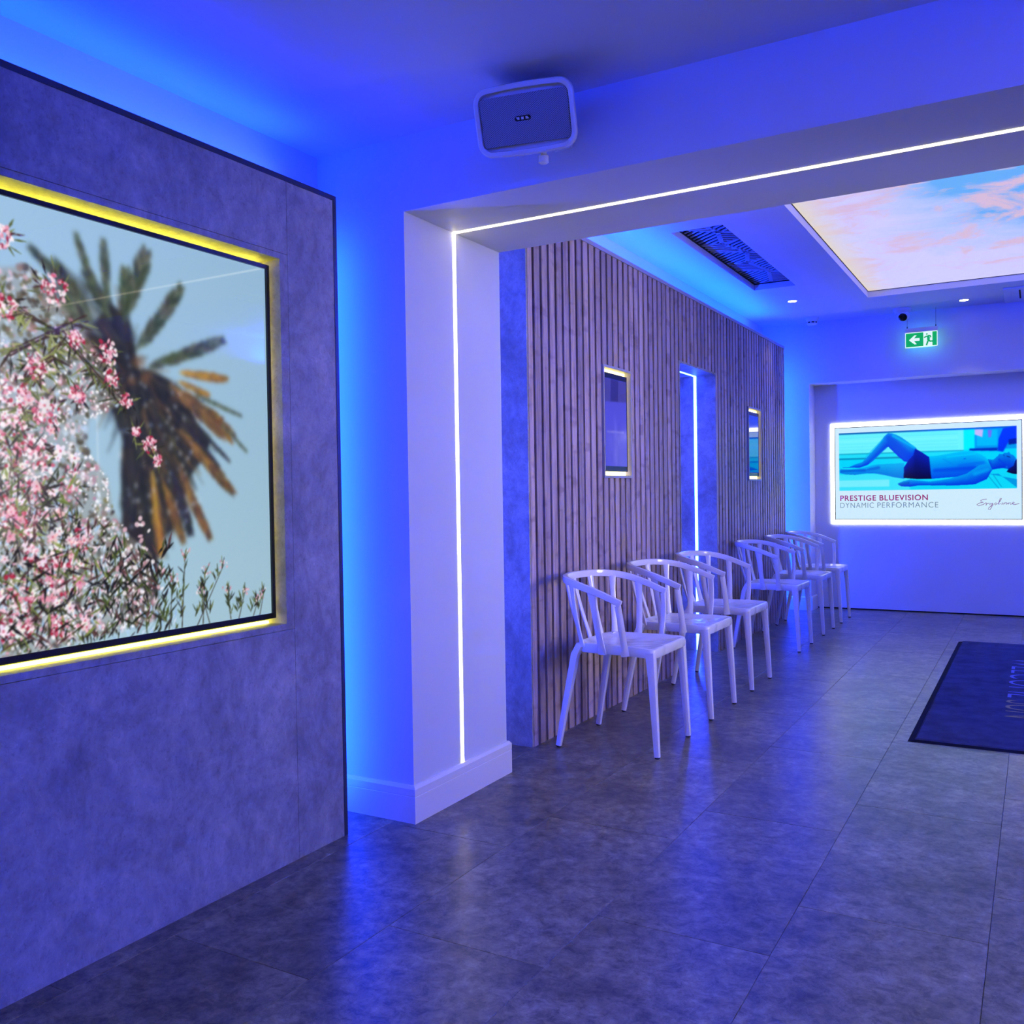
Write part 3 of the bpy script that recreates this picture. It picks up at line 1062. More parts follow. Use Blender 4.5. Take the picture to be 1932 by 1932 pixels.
yl = thing('led_strip', (-2.215, 1.22, 0.79), 'yellow LED backlight glowing round the edge of the palm tree television', 'LED strip')
B().box(-2.230, -2.216, 0.24, 2.236, 1.950, 1.960).build('top_run', 'led_yellow', yl)
B().box(-2.230, -2.216, 2.222, 2.232, 0.84, 1.93).build('side_run', 'led_yellow', yl)
B().box(-2.230, -2.216, 0.200, 0.210, 0.84, 1.93).build('side_run', 'led_yellow', yl)
B().box(-2.222, -2.208, 0.24, 2.236, 0.7875, 0.796).build('bottom_run', 'led_yellow', yl)

# ================================================================== SMALL WALL SCREENS
rng0 = random.Random(3)
for i, (y0, y1, z0, z1) in enumerate(SCREENS):
    lab = ('narrow upright dark wall screen with lit yellow surround, near end of the slatted wall',
           'narrow upright wall screen with lit yellow surround, beyond the slatted wall doorway')[i]
    t = thing('wall_screen', (-2.09, (y0 + y1) / 2, z0), lab, 'screen', 'small screens on the slatted wall')
    r, xb, xf = 0.013, -2.1115, -2.070
    B().box(xb, xf, y0, y0 + r, z0, z1).box(xb, xf, y1 - r, y1, z0, z1).box(xb, xf, y0 + r, y1 - r, z1 - r, z1) \
       .box(xb, xf, y0 + r, y1 - r, z0, z0 + r).build('frame', 'grey_frame', t)
    B().box(-2.1115, -2.1095, y0 + r, y1 - r, z0 + r, z1 - r).build('backlight', 'led_yellow_soft', t)
    g_ = 0.024
    B().box(-2.109, -2.085, y0 + r + g_, y1 - r - g_, z0 + r + g_, z1 - r - g_).build('bezel', 'black_bezel', t)
    sy0, sy1, sz0, sz1 = y0 + r + g_ + 0.012, y1 - r - g_ - 0.012, z0 + r + g_ + 0.03, z1 - r - g_ - 0.03
    if i == 1:
        B().box(-2.085, -2.0835, sy0, sy1, sz0, sz1).build('glass', 'screen_glass', t)
    else:
        sc_ = Canvas(sy0 * 1000, sy1 * 1000, sz0 * 1000, sz1 * 1000, 3.0)
        sc_.a[:] = (84, 82, 226)
        hh = sz1 * 1000 - sz0 * 1000
        zt = sz1 * 1000
        sc_.poly([(sy0 * 1000, zt - hh * 0.27), (sy1 * 1000, zt - hh * 0.24), (sy1 * 1000 + 1, zt + 1), (sy0 * 1000, zt + 1)], (72, 68, 168))
        sc_.poly([(sy0 * 1000 + 75, zt - hh * 0.26), (sy0 * 1000 + 180, zt - hh * 0.25), (sy0 * 1000 + 190, zt + 1), (sy0 * 1000 + 85, zt + 1)], (52, 48, 140))
        for k_ in range(10):
            px_, pz_ = sy0 * 1000 + rng0.uniform(60, 220), zt - hh * rng0.uniform(0.35, 0.95)
            sc_.blob(px_, pz_, rng0.uniform(14, 40), rng0.uniform(40, 90), rng0.uniform(-.3, .3), rng0.choice([(70, 70, 214), (104, 102, 238), (116, 112, 240)]), 0.5, 0.8)
        sc_.poly([(sy0 * 1000 + 20, zt - hh * 0.62), (sy1 * 1000 - 40, zt - hh * 0.61), (sy1 * 1000 - 40, zt - hh * 0.59), (sy0 * 1000 + 20, zt - hh * 0.60)], (140, 136, 236), 0.7)
        sc_.blur(3)
        sc_.mesh('picture', 'picture_small', t, lambda a, b_: np.stack([np.full_like(a, -2.0845), a / 1000, b_ / 1000], 1))

# ================================================================== END WALL TELEVISION
et = thing('television', (-0.945, YE2, 0.86), 'wide advert screen of a reclining sunbather with a glowing white surround', 'television')
EX0, EX1, EZ0, EZ1 = -1.768, -0.124, 0.893, 1.812
hw = 0.041
B().box(EX0 - hw, EX0 + 0.02, YE2 - 0.012, YE2 - 0.001, EZ0 - hw, EZ1 + hw).box(EX1 - 0.02, EX1 + hw, YE2 - 0.012, YE2 - 0.001, EZ0 - hw, EZ1 + hw) \
   .box(EX0 + 0.02, EX1 - 0.02, YE2 - 0.012, YE2 - 0.001, EZ1 - 0.02, EZ1 + hw).box(EX0 + 0.02, EX1 - 0.02, YE2 - 0.012, YE2 - 0.001, EZ0 - hw, EZ0 + 0.02).build('backlight', 'led_white', et)
B().box(EX0, EX1, YE2 - 0.034, YE2 - 0.013, EZ0, EZ1).build('housing', 'black_bezel', et)
ec = Canvas(EX0 * 1000 + 7, EX1 * 1000 - 7, EZ0 * 1000 + 7, EZ1 * 1000 - 7, 2.8)
wx, wy = ec.x1 - ec.x0, ec.y1 - ec.y0
ec.a[:] = (206, 236, 252)
ec.a += ((ec.X - ec.x0) / wx)[None, :, None] * np.array([2, 2, 0]) - ((ec.Y - ec.y0) / wy)[:, None, None] * np.array([4, 8, 2])
PX0, PX1, PYB, PYT = ec.x0 + 0.022 * wx, ec.x1 - 0.024 * wx, ec.y0 + 0.312 * wy, ec.y0 + 0.945 * wy


def q(x, y):
    """artwork coordinates of the advert picture"""
    a = (x - 130) / 1732.0
    top, h = 265 - 87 * a, 543 + 57 * a
    b_ = (y - top) / h
    return (PX0 + a * (PX1 - PX0), PYT - b_ * (PYT - PYB))


def qp(pts, col, alpha=1.0):
    ec.poly([q(*p) for p in pts], col, alpha)


def qs(p, r, w0, w1, col, alpha=1.0, soft=8):
    ec.stroke(q(*p), q(*r), w0, w1, col, alpha, soft)


def rect(a0, a1, b0, b1, col, alpha=1.0):
    ec.poly([(PX0 + a0 * (PX1 - PX0), PYT - b0 * (PYT - PYB)), (PX0 + a1 * (PX1 - PX0), PYT - b0 * (PYT - PYB)),
             (PX0 + a1 * (PX1 - PX0), PYT - b1 * (PYT - PYB)), (PX0 + a0 * (PX1 - PX0), PYT - b1 * (PYT - PYB))], col, alpha)


rect(0, 1, 0, 1, (0, 214, 250))
rect(0, 0.72, 0.03, 0.36, (108, 244, 255))
for i in range(26):
    b0 = 0.05 + i * 0.0145
    rect(0, 0.69, b0, b0 + 0.006, rng.choice([(90, 240, 244), (140, 250, 255), (70, 222, 236)]), 0.6)
rect(0, 0.72, 0.36, 0.375, (0, 150, 190))
rect(0, 0.45, 0.44, 0.462, (0, 130, 180))
rect(0, 0.72, 0.375, 0.44, (30, 222, 248))
rect(0, 1, 0.0, 0.03, (0, 90, 176))
rect(0.72, 0.78, 0.03, 0.36, (0, 240, 250))
rect(0.78, 1, 0.03, 0.36, (0, 150, 226))
rect(0.79, 0.90, 0.05, 0.30, (0, 186, 232))
qp([(1480, 215), (1560, 215), (1550, 290), (1480, 265)], (196, 184, 226))
qp([(1600, 220), (1640, 220), (1630, 290), (1605, 290)], (110, 110, 224))
qp([(1430, 400), (1690, 390), (1690, 420), (1430, 420)], (0, 44, 178))
qp([(1740, 205), (1862, 180), (1862, 300), (1790, 330), (1740, 430), (1690, 420), (1700, 300)], (0, 48, 226))
qp([(1790, 310), (1862, 295), (1862, 350), (1790, 360)], (0, 20, 120))
rect(0, 1, 0.60, 1, (8, 216, 248))
rect(0, 0.42, 0.72, 1, (96, 236, 252), 0.55)
rect(0, 0.3, 0.82, 0.94, (176, 248, 255), 0.5)
ec.blur(4)
SK, SD, SL = (0, 104, 226), (0, 48, 226), (0, 146, 234)
def qg(pts, top, bot):
    ec.gpoly([q(*p) for p in pts], top, bot)


# straight leg
qg([(138, 598), (220, 604), (300, 600), (420, 580), (480, 562), (530, 555), (650, 548), (800, 540), (800, 690), (700, 676), (600, 655), (500, 640), (420, 640), (300, 655), (200, 652), (138, 640)], (0, 176, 240), (0, 120, 226))
qs((150, 622), (400, 612), 20, 26, (0, 60, 206), 0.6, 14)
qs((430, 606), (540, 585), 22, 30, (0, 70, 214), 0.55, 16)
# raised leg
qg([(840, 530), (885, 470), (925, 400), (880, 368), (840, 340), (780, 300), (720, 270), (680, 260), (640, 258), (600, 290), (560, 345), (500, 410), (450, 460), (400, 510), (370, 535), (300, 555), (235, 582), (165, 584), (170, 590), (350, 586), (430, 560), (480, 525), (520, 490), (590, 425), (640, 385), (670, 412), (700, 440), (750, 485), (800, 525)], (0, 150, 236), (0, 56, 226))
qs((650, 300), (850, 470), 60, 60, SD, 0.45, 34)
qs((690, 282), (900, 392), 20, 20, (0, 190, 244), 0.75, 14)
qs((585, 320), (400, 495), 12, 8, (0, 180, 240), 0.7, 9)
qs((625, 395), (450, 540), 10, 8, (0, 150, 236), 0.6, 8)
# torso
qg([(1035, 480), (1120, 470), (1200, 455), (1280, 440), (1350, 428), (1420, 425), (1480, 432), (1540, 455), (1580, 480), (1650, 560), (1630, 615), (1480, 640), (1300, 670), (1060, 690)], (0, 196, 244), (0, 74, 230))
qs((1100, 610), (1470, 585), 30, 44, SD, 0.55, 24)
qs((1330, 560), (1560, 530), 18, 24, (0, 84, 232), 0.45, 18)
qs((1380, 497), (1392, 495), 8, 8, SD, 0.7, 4)
qs((1180, 500), (1290, 560), 8, 8, (0, 120, 232), 0.5, 8)
qs((1220, 480), (1480, 450), 14, 14, (0, 210, 248), 0.6, 10)
# shorts
qg([(912, 402), (980, 440), (1046, 482), (1068, 690), (930, 692), (793, 682), (798, 580), (842, 515), (890, 465)], (4, 28, 176), (6, 2, 52))
# arm and hand
qg([(1640, 600), (1620, 565), (1600, 545), (1520, 560), (1460, 600), (1400, 640), (1320, 665), (1250, 685), (1150, 702), (1050, 715), (940, 705), (850, 698), (790, 712), (735, 735), (740, 745), (770, 762), (860, 765), (940, 752), (1100, 752), (1260, 752), (1380, 748), (1480, 740), (1590, 690)], (0, 156, 238), (0, 52, 224))
qs((1480, 640), (1600, 600), 34, 30, (0, 180, 242), 0.6, 22)
for yy in (736, 745, 754):
    qs((745, yy - 2), (850, yy - 16), 3, 4, (0, 60, 150), 0.7, 3)
# head lying back: pillow, neck, face in profile, hair
qp([(1600, 640), (1862, 690), (1862, 770), (1700, 640)], (0, 150, 226))
qg([(1600, 500), (1650, 505), (1690, 470), (1705, 448), (1735, 452), (1752, 436), (1775, 440), (1792, 426), (1806, 450), (1835, 462), (1862, 500), (1862, 600), (1800, 596), (1740, 585), (1690, 590), (1640, 600)], (0, 132, 230), (0, 44, 214))
qg([(1790, 590), (1835, 560), (1850, 510), (1862, 500), (1862, 640), (1830, 640), (1770, 620)], (4, 20, 120), (4, 2, 44))
ec.blob(*q(1772, 575), 13, 16, 0.3, (0, 96, 220), 0.9, 0.4)
qs((1775, 470), (1800, 480), 7, 6, (0, 14, 120), 0.9, 4)
qs((1740, 455), (1752, 470), 4, 4, (0, 20, 140), 0.7, 3)
qs((1700, 500), (1760, 560), 14, 10, SD, 0.5, 10)
qs((1605, 660), (1700, 780), 3, 3, (0, 60, 160), 0.8, 3)
qs((1650, 650), (1725, 765), 3, 3, (0, 60, 160), 0.8, 3)
ec.blur(2)
# tidy the page margin round the picture
sel = np.ones((ec.H, ec.W), dtype=bool)
sel[np.ix_((ec.Y >= PYB) & (ec.Y <= PYT), (ec.X >= PX0) & (ec.X <= PX1))] = False
ec.a[sel] = (206, 236, 252)
pic = ec.mesh('picture', 'picture_advert', et, lambda a, b_: np.stack([a / 1000, np.full_like(a, YE2 - 0.0355), b_ / 1000], 1))
yt = YE2 - 0.0362
x_t = EX0 + 0.052
for body, nm, mt_, xo, zo, wd_, of_ in (('PRESTIGE', 'headline_word', 'ink_red', 0.0, 1.083, 0.335, 0.0012), ('BLUEVISION', 'headline_word', 'ink_red', 0.367, 1.083, 0.433, 0.0012),
                                  ('DYNAMIC', 'tagline_word', 'ink_grey', 0.0, 1.012, 0.314, -0.0006), ('PERFORMANCE', 'tagline_word', 'ink_grey', 0.347, 1.012, 0.543, -0.0006)):
    text_mesh(body, 0.075, nm, mt_, et, ((x_t + xo, yt, zo), (1, 0, 0), (0, 0, 1), (0, -1, 0)), 1.12, width=wd_, offset=of_)
# handwritten signature, drawn as pen strokes (crop coordinates of the artwork)
sig = [[(1580, 935), (1545, 938), (1525, 950), (1530, 962), (1550, 965), (1510, 975), (1490, 990), (1505, 1000), (1545, 990), (1575, 970)],
       [(1570, 970), (1580, 975), (1572, 998)], [(1574, 990), (1590, 976), (1605, 975)],
       [(1632, 975), (1612, 978), (1605, 992), (1620, 995), (1634, 975), (1625, 1010), (1610, 1040), (1592, 1038), (1600, 1018), (1640, 990)],
       [(1662, 972), (1645, 985), (1655, 994), (1672, 982), (1662, 972)],
       [(1675, 985), (1700, 955), (1712, 928), (1702, 925), (1690, 960), (1686, 990), (1705, 980)],
       [(1718, 970), (1712, 990), (1728, 980)], [(1735, 970), (1728, 992), (1745, 972), (1758, 972), (1750, 990), (1772, 974)],
       [(1772, 972), (1766, 992), (1780, 974), (1794, 974), (1788, 990), (1810, 982), (1825, 972), (1815, 966), (1805, 980), (1815, 992), (1866, 982)]]
bb = B()
sx0, sx1 = EX1 - 0.375, EX1 - 0.028
for st in sig:
    pts = [(sx0 + (p[0] - 1490) / 376.0 * (sx1 - sx0), yt - 0.0003, 1.044 + (980 - p[1]) / 376.0 * (sx1 - sx0)) for p in st]
    bb.sweep(pts, (0.0052, 0.001), (0, -1, 0), 6)
bb.build('signature', 'ink_violet', et)

# ================================================================== CHAIRS
def make_chair():
    root = thing('armchair', (0, 0, 0), '', 'chair', 'white armchairs in a row along the slatted wall')
    # seat
    out = []
    segs = [((0.238, -0.222), (0.238, 0.222)), ((0.238, 0.222), (-0.172, 0.196)), ((-0.172, 0.196), (-0.172, -0.196)), ((-0.172, -0.196), (0.238, -0.222))]
    cor = [Vector((0.238, -0.222)), Vector((0.238, 0.222)), Vector((-0.172, 0.196)), Vector((-0.172, -0.196))]
    rad = [0.03, 0.03, 0.07, 0.07]
    for i in range(4):
        p, pr, nx = cor[i], cor[i - 1], cor[(i + 1) % 4]
        a = p + (pr - p).normalized() * rad[i]
        b_ = p + (nx - p).normalized() * rad[i]
        prev_b = cor[i - 1] + (p - cor[i - 1]).normalized() * rad[i - 1]
        for t in (0.25, 0.5, 0.75):
            out.append(prev_b.lerp(a, t))
        for t in (0, 0.25, 0.5, 0.75, 1.0):
            out.append(a.lerp(p, t).lerp(p.lerp(b_, t), t))
    n = len(out)
    cx_ = Vector((0.03, 0))
    rings = [(0.90, 0.452), (0.985, 0.453), (1.0, 0.458), (1.0, 0.488), (0.99, 0.495), (0.965, 0.498), (0.92, 0.496), (0.84, 0.489), (0.65, 0.481), (0.4, 0.477), (0.15, 0.476)]
    V, F = [], []
    for s_, z in rings:
        for p in out:
            r_ = cx_ + (p - cx_) * s_
            dz = 0.010 * max(0, r_.x - 0.17) / 0.07 * (0.0 if s_ < 0.9 else -0.6)
            V.append((r_.x, r_.y, z + dz))
    for j in range(len(rings) - 1):
        for k_ in range(n):
            F.append((j * n + k_, j * n + (k_ + 1) % n, (j + 1) * n + (k_ + 1) % n, (j + 1) * n + k_))
    F.append(tuple(range(n))[::-1])
    F.append(tuple(range((len(rings) - 1) * n, len(rings) * n)))
    bb_ = B()
    bb_.add(V, F)
    bb_.build('seat', 'seat_plastic', root, True)
    # arm and back rail
    def rail_z(x):
        t = min(1, max(0, (0.10 - x) / 0.37))
        return 0.700 + 0.095 * math.sin(t * math.pi / 2) ** 0.9
    path = []
    for t in (0, 0.35, 0.7):
        path.append((0.108 - 0.138 * t, -0.287, 0))
    for i in range(25):
        a = -math.pi / 2 - math.pi * i / 24
        ca, sa = math.cos(a), math.sin(a)
        path.append((-0.03 + 0.235 * math.copysign(abs(ca) ** 0.92, ca), 0.287 * math.copysign(abs(sa) ** 0.92, sa), 0))
    for t in (0.7, 0.35, 0):
        path.append((0.108 - 0.138 * t, 0.287, 0))
    path = [(x, y, rail_z(x)) for x, y, _ in path]
    secs = []
    for p in path:
        t = min(1, max(0, (0.10 - p[0]) / 0.37))
        secs.append((0.020 + 0.006 * t, 0.031 + 0.006 * t))
    bb_ = B()
    bb_.sweep(path, secs, (0, 0, 1), 12)
    bb_.build('arm_rail', 'chair_plastic', root, True)
    # nine uprights between rail and seat
    ups = [((0.093, -0.287), (0.100, -0.226)), ((-0.036, -0.286), (-0.014, -0.222)), ((-0.160, -0.236), (-0.130, -0.190)), ((-0.238, -0.135), (-0.168, -0.108)),
           ((-0.264, 0.0), (-0.174, 0.0)), ((-0.238, 0.135), (-0.168, 0.108)), ((-0.160, 0.236), (-0.130, 0.190)), ((-0.036, 0.286), (-0.014, 0.222)), ((0.093, 0.287), (0.100, 0.226))]
    for (tx, ty), (bx, by) in ups:
        zt = rail_z(tx) - (0.013 if tx > 0.05 else 0.010)
        out_ = Vector((tx + 0.03, ty, 0)).normalized()
        tang = Vector((-out_.y, out_.x, 0))
        side_arm = abs(ty) > 0.28
        zb = 0.455 if side_arm else 0.478
        pts, sc, upv = [], [], []
        for i in range(9):
            t = i / 8
            bend = math.sin(math.pi * t) * 0.012
            # lean outwards towards the rail, curving more near the seat
            u_ = t ** 1.25
            pts.append((bx + (tx - bx) * u_ + out_.x * bend, by + (ty - by) * u_ + out_.y * bend, zb + (zt - zb) * t))
            flare = 0.010 * (max(0, 1 - t * 5) + (0 if tx > 0.05 else max(0, t * 5 - 4)))
            sc.append((0.026 + flare + (0.004 if side_arm else 0), 0.015))
            upv.append(tuple(out_))
        bb_ = B()
        bb_.sweep(pts, sc, upv, 8)
        bb_.build('upright', 'chair_plastic', root, True)
    # legs
    for sx_, sy_ in ((1, -1), (1, 1), (-1, -1), (-1, 1)):
        if sx_ > 0:
            pts = [(0.214, sy_ * 0.199, 0.475), (0.216, sy_ * 0.200, 0.445), (0.222, sy_ * 0.203, 0.36), (0.233, sy_ * 0.207, 0.18), (0.243, sy_ * 0.210, 0.008)]
            sc = [(0.054, 0.046), (0.047, 0.043), (0.041, 0.038), (0.034, 0.032), (0.027, 0.027)]
        else:
            pts = [(-0.120, sy_ * 0.170, 0.478), (-0.146, sy_ * 0.186, 0.474), (-0.164, sy_ * 0.197, 0.440), (-0.190, sy_ * 0.208, 0.30), (-0.222, sy_ * 0.220, 0.13), (-0.243, sy_ * 0.228, 0.008)]
            sc = [(0.040, 0.034), (0.048, 0.040), (0.044, 0.038), (0.038, 0.034), (0.032, 0.029), (0.027, 0.026)]
        bb_ = B()
        bb_.sweep(pts, sc, (1, 0, 0.02), 12)
        leg = bb_.build('leg', 'chair_plastic', root, True)
        e_ = pts[-1]
        B().lathe([(0.0105, 0.0), (0.012, 0.002), (0.012, 0.0085)], (e_[0], e_[1], 0), 12).build('foot_pad', 'foot_rubber', leg, True)
    return root


chair = make_chair()
CH = [(4.105, 'white plastic armchair nearest the pillar, all four legs in full view'),
      (4.893, 'second white plastic armchair from the pillar, just before the doorway'),
      (5.683, 'white plastic armchair right in front of the lit doorway'),
      (7.145, 'white plastic armchair first beyond the doorway, under the second small screen'),
      (8.030, 'white plastic armchair second from the end wall'),
      (8.812, 'white plastic armchair nearest the end wall')]
for i, (y, lab) in enumerate(CH):
    o = chair if i == 0 else copy_tree(chair)
    o.location = (-1.735 if i < 3 else -1.780, y, 0.0)
    o['label'] = lab

# ================================================================== LOUDSPEAKER
spk_c = Vector((-1.362, 2.496, 2.349))
ph, th = 0.188, 0.351
sx_ = Vector((math.cos(ph), math.sin(ph), 0))
nrm = Vector((math.sin(ph) * math.cos(th), -math.cos(ph) * math.cos(th), -math.sin(th)))
sup = sx_.cross(nrm)
if sup.z < 0:
    sup = -sup
sp = thing('loudspeaker', (-1.362, 2.62, 2.24), 'white rounded loudspeaker with dark mesh tilted down from the beam', 'speaker')


def rrect(w, h, r, n=6, bow=0.0):
    pts = []
    for cx_, cy_, a0 in ((w / 2 - r, h / 2 - r, 0), (-w / 2 + r, h / 2 - r, 90), (-w / 2 + r, -h / 2 + r, 180), (w / 2 - r, -h / 2 + r, 270)):
        for i in range(n + 1):
            a = math.radians(a0 + 90 * i / n)
            x, y = cx_ + r * math.cos(a), cy_ + r * math.sin(a)
            y += math.copysign(bow * (1 - (2 * x / w) ** 2), y)
            pts.append((x, y))
    # densify the long edges so that they can bow
    res = []
    for i in range(len(pts)):
        p, q_ = pts[i], pts[(i + 1) % len(pts)]
        res.append(p)
        if abs(p[0] - q_[0]) > 0.1:
            for t in (0.2, 0.4, 0.6, 0.8):
                x = p[0] + (q_[0] - p[0]) * t
                y = p[1]
                base_y = math.copysign(abs(p[1]) - bow * (1 - (2 * p[0] / w) ** 2), p[1])
                res.append((x, base_y + math.copysign(bow * (1 - (2 * x / w) ** 2), y)))
    return res


def loft(levels):
    """levels: list of (outline, depth in front of the baffle centre)"""
    V, F = [], []
    n = len(levels[0][0])
    for ol, d in levels:
        for x, y in ol:
            V.append(tuple(spk_c + sx_ * x + sup * y + nrm * d))
    for j in range(len(levels) - 1):
        for k_ in range(n):
            F.append((j * n + k_, j * n + (k_ + 1) % n, (j + 1) * n + (k_ + 1) % n, (j + 1) * n + k_))
    return V, F, n, len(levels)


W_, H_ = 0.322, 0.196
V, F, n, L_ = loft([(rrect(W_ * 0.55, H_ * 0.55, 0.03, bow=0.0), -0.175), (rrect(W_ * 0.8, H_ * 0.78, 0.04), -0.13), (rrect(W_ - 0.008, H_ - 0.012, 0.04, bow=0.006), -0.03), (rrect(W_, H_, 0.042, bow=0.007), -0.012),
                    (rrect(W_ - 0.004, H_ - 0.004, 0.042, bow=0.007), -0.002), (rrect(W_ - 0.012, H_ - 0.012, 0.040, bow=0.007), 0.001),
                    (rrect(W_ - 0.032, H_ - 0.032, 0.030, bow=0.006), -0.002), (rrect(W_ - 0.036, H_ - 0.036, 0.028, bow=0.006), -0.022)])
F += [tuple(range(n))[::-1], tuple(range((L_ - 1) * n, L_ * n))]
B().add(V, F).build('housing', 'white_plastic', sp, True)
V, F, n, L_ = loft([(rrect(W_ - 0.038, H_ - 0.052, 0.010), -0.020), (rrect(W_ - 0.040, H_ - 0.054, 0.010), -0.008)])
F += [tuple(range((L_ - 1) * n, L_ * n))]
gr = B().add(V, F).build('grille', 'speaker_mesh', sp, False)
# little badge: dark plate with three bright marks
V, F, n, L_ = loft([(rrect(0.051, 0.015, 0.006, 3), -0.009), (rrect(0.050, 0.014, 0.006, 3), -0.0055)])
F += [tuple(range((L_ - 1) * n, L_ * n))]
off = sx_ * -0.006 + sup * 0.002
bd = B().add([tuple(Vector(v) + off) for v in V], F).build('badge', 'black_bezel', sp)
for cx_, pl in ((-0.0115, [(-0.004, 0.0028), (0.0042, 0.0028), (0.0042, -0.0028), (0.0, -0.0028)]), (0.0, [(-0.003, 0.0028), (0.003, 0.0028), (0.003, -0.0028), (-0.003, -0.0028)]),
                (0.0115, [(-0.0042, 0.0028), (0.0, 0.0028), (0.0045, -0.0028), (-0.0042, -0.0028)])):
    V = [tuple(spk_c + off + sx_ * (cx_ + x) * 1.35 + sup * y * 1.35 + nrm * d) for d in (-0.0056, -0.0045) for x, y in pl]
    F = [(0, 1, 2, 3), (4, 5, 6, 7)] + [(i, (i + 1) % 4, 4 + (i + 1) % 4, 4 + i) for i in range(4)]
    B().add(V, F).build('badge_mark', 'white_plastic', bd)
# bracket: wall plate, arm, swivel knuckle below the box
kb = spk_c + sx_ * 0.035 - sup * 0.115 - nrm * 0.05
B().sweep([kb + Vector((0, 0, -0.004)), kb + Vector((0, 0.004, 0.03)), kb + Vector((0.0, 0.05, 0.075)), Vector((kb.x, YD0 - 0.006, kb.z + 0.105))], (0.022, 0.016), (1, 0, 0), 8).build('bracket_arm', 'white_plastic', sp, True)
B().lathe([(0.012, -0.016), (0.016, -0.013), (0.016, 0.006), (0.010, 0.010)], kb + Vector((0, 0, -0.006)), 20).build('swivel_knob', 'white_plastic', sp, True)
B().box(kb.x - 0.03, kb.x + 0.03, YD0 - 0.008, YD0 - 0.0005, kb.z + 0.065, kb.z + 0.15).build('wall_plate', 'white_plastic', sp)

# ================================================================== FAR CEILING FITTINGS
# printed lightbox
sk = thing('ceiling_lightbox', (0.06, 6.6, ZC2), 'big backlit cloud print set into the far ceiling', 'light panel')
ZP = ZC2 + 0.055
B().box(SKX0 + 0.004, SKX1 - 0.004, SKY0 + 0.004, SKY1 - 0.004, ZP, ZP + 0.02).build('printed_panel', 'cloud_print', sk)
B().box(SKX0 + 0.0005, SKX0 + 0.003, SKY0 + 0.0005, SKY1 - 0.0005, ZP - 0.004, ZP + 0.02).box(SKX1 - 0.003, SKX1 - 0.0005, SKY0 + 0.0005, SKY1 - 0.0005, ZP - 0.004, ZP + 0.02) \
   .box(SKX0 + 0.003, SKX1 - 0.003, SKY1 - 0.003, SKY1 - 0.0005, ZP - 0.004, ZP + 0.02).box(SKX0 + 0.003, SKX1 - 0.003, SKY0 + 0.0005, SKY0 + 0.003, ZP - 0.004, ZP + 0.02).build('edge_gap_strip', 'dark_hollow', sk)  # dark strips in the gap round the panel

# leaf-patterned vent
vt = thing('ceiling_vent', ((VX0 + VX1) / 2, (VY0 + VY1) / 2, ZC2), 'long black ceiling vent with a leaf patterned grille', 'vent')
B().box(VX0 + 0.001, VX1 - 0.001, VY0 + 0.001, VY1 - 0.001, ZC2 + 0.085, ZC2 + 0.098).build('backing', 'dark_hollow', vt)
gz0, gz1 = ZC2 + 0.052, ZC2 + 0.060
B().box(VX0 + 0.001, VX0 + 0.006, VY0 + 0.001, VY1 - 0.001, ZC2 + 0.045, ZC2 + 0.085).box(VX1 - 0.006, VX1 - 0.001, VY0 + 0.001, VY1 - 0.001, ZC2 + 0.045, ZC2 + 0.085) \
   .box(VX0 + 0.006, VX1 - 0.006, VY0 + 0.001, VY0 + 0.006, ZC2 + 0.045, ZC2 + 0.085).box(VX0 + 0.006, VX1 - 0.006, VY1 - 0.006, VY1 - 0.001, ZC2 + 0.045, ZC2 + 0.085).build('shadow_rim', 'dark_hollow', vt)
gb = B()


def bar(p, q_, w):
    (x0, y0), (x1, y1) = p, q_
    L = math.hypot(x1 - x0, y1 - y0)
    if L < 0.012:
        return
    nx_, ny_ = -(y1 - y0) / L * w / 2, (x1 - x0) / L * w / 2
    gb.prism([(x0 + nx_, y0 + ny_), (x1 + nx_, y1 + ny_), (x1 - nx_, y1 - ny_), (x0 - nx_, y0 - ny_)], gz0, gz1)


def hatch(poly, ang, step, w):
    """parallel ribs of one leaf half, clipped to its outline"""
    d_ = Vector((math.cos(ang), math.sin(ang)))
    n_ = Vector((-d_.y, d_.x))
    pr = [Vector(p).dot(n_) for p in poly]
    k_ = min(pr) + step * 0.5
    while k_ < max(pr):
        hits = []
        for i in range(len(poly)):
            a_, b_ = Vector(poly[i]), Vector(poly[(i + 1) % len(poly)])
            da, db = a_.dot(n_) - k_, b_.dot(n_) - k_
            if (da < 0) != (db < 0):
                hits.append((a_ + (b_ - a_) * (da / (da - db))).dot(d_))
        hits.sort()
        for i in range(0, len(hits) - 1, 2):
            bar(tuple(d_ * hits[i] + n_ * k_), tuple(d_ * hits[i + 1] + n_ * k_), w)
        k_ += step


VI0, VI1, VJ0, VJ1 = VX0 + 0.007, VX1 - 0.007, VY0 + 0.007, VY1 - 0.007


def vp(u_, v_):
    return (VI0 + u_ * (VI1 - VI0), VJ0 + v_ * (VJ1 - VJ0))


cst = [(.40, 0), (.62, .16), (.42, .32), (.70, .47), (.46, .62), (.66, .80), (.42, 1)]
lv = [0, .07, .30, .40, .62, .72, 1]
rv = [0, .20, .27, .52, .58, .86, 1]
for i in range(6):
    for side, vv, u_ in ((0, lv, 0.0), (1, rv, 1.0)):
        cell = [vp(u_, vv[i]), vp(*cst[i]), vp(*cst[i + 1]), vp(u_, vv[i + 1])]
        sgn = 1 if (i + side) % 2 == 0 else -1
        hatch(cell, math.radians(90 - sgn * 52), 0.046, 0.013)
        bar(vp(u_, vv[i + 1]), vp(*cst[i + 1]), 0.022)
    bar(vp(*cst[i]), vp(*cst[i + 1]), 0.030)
gb.build('leaf_grille', 'grille_white', vt)

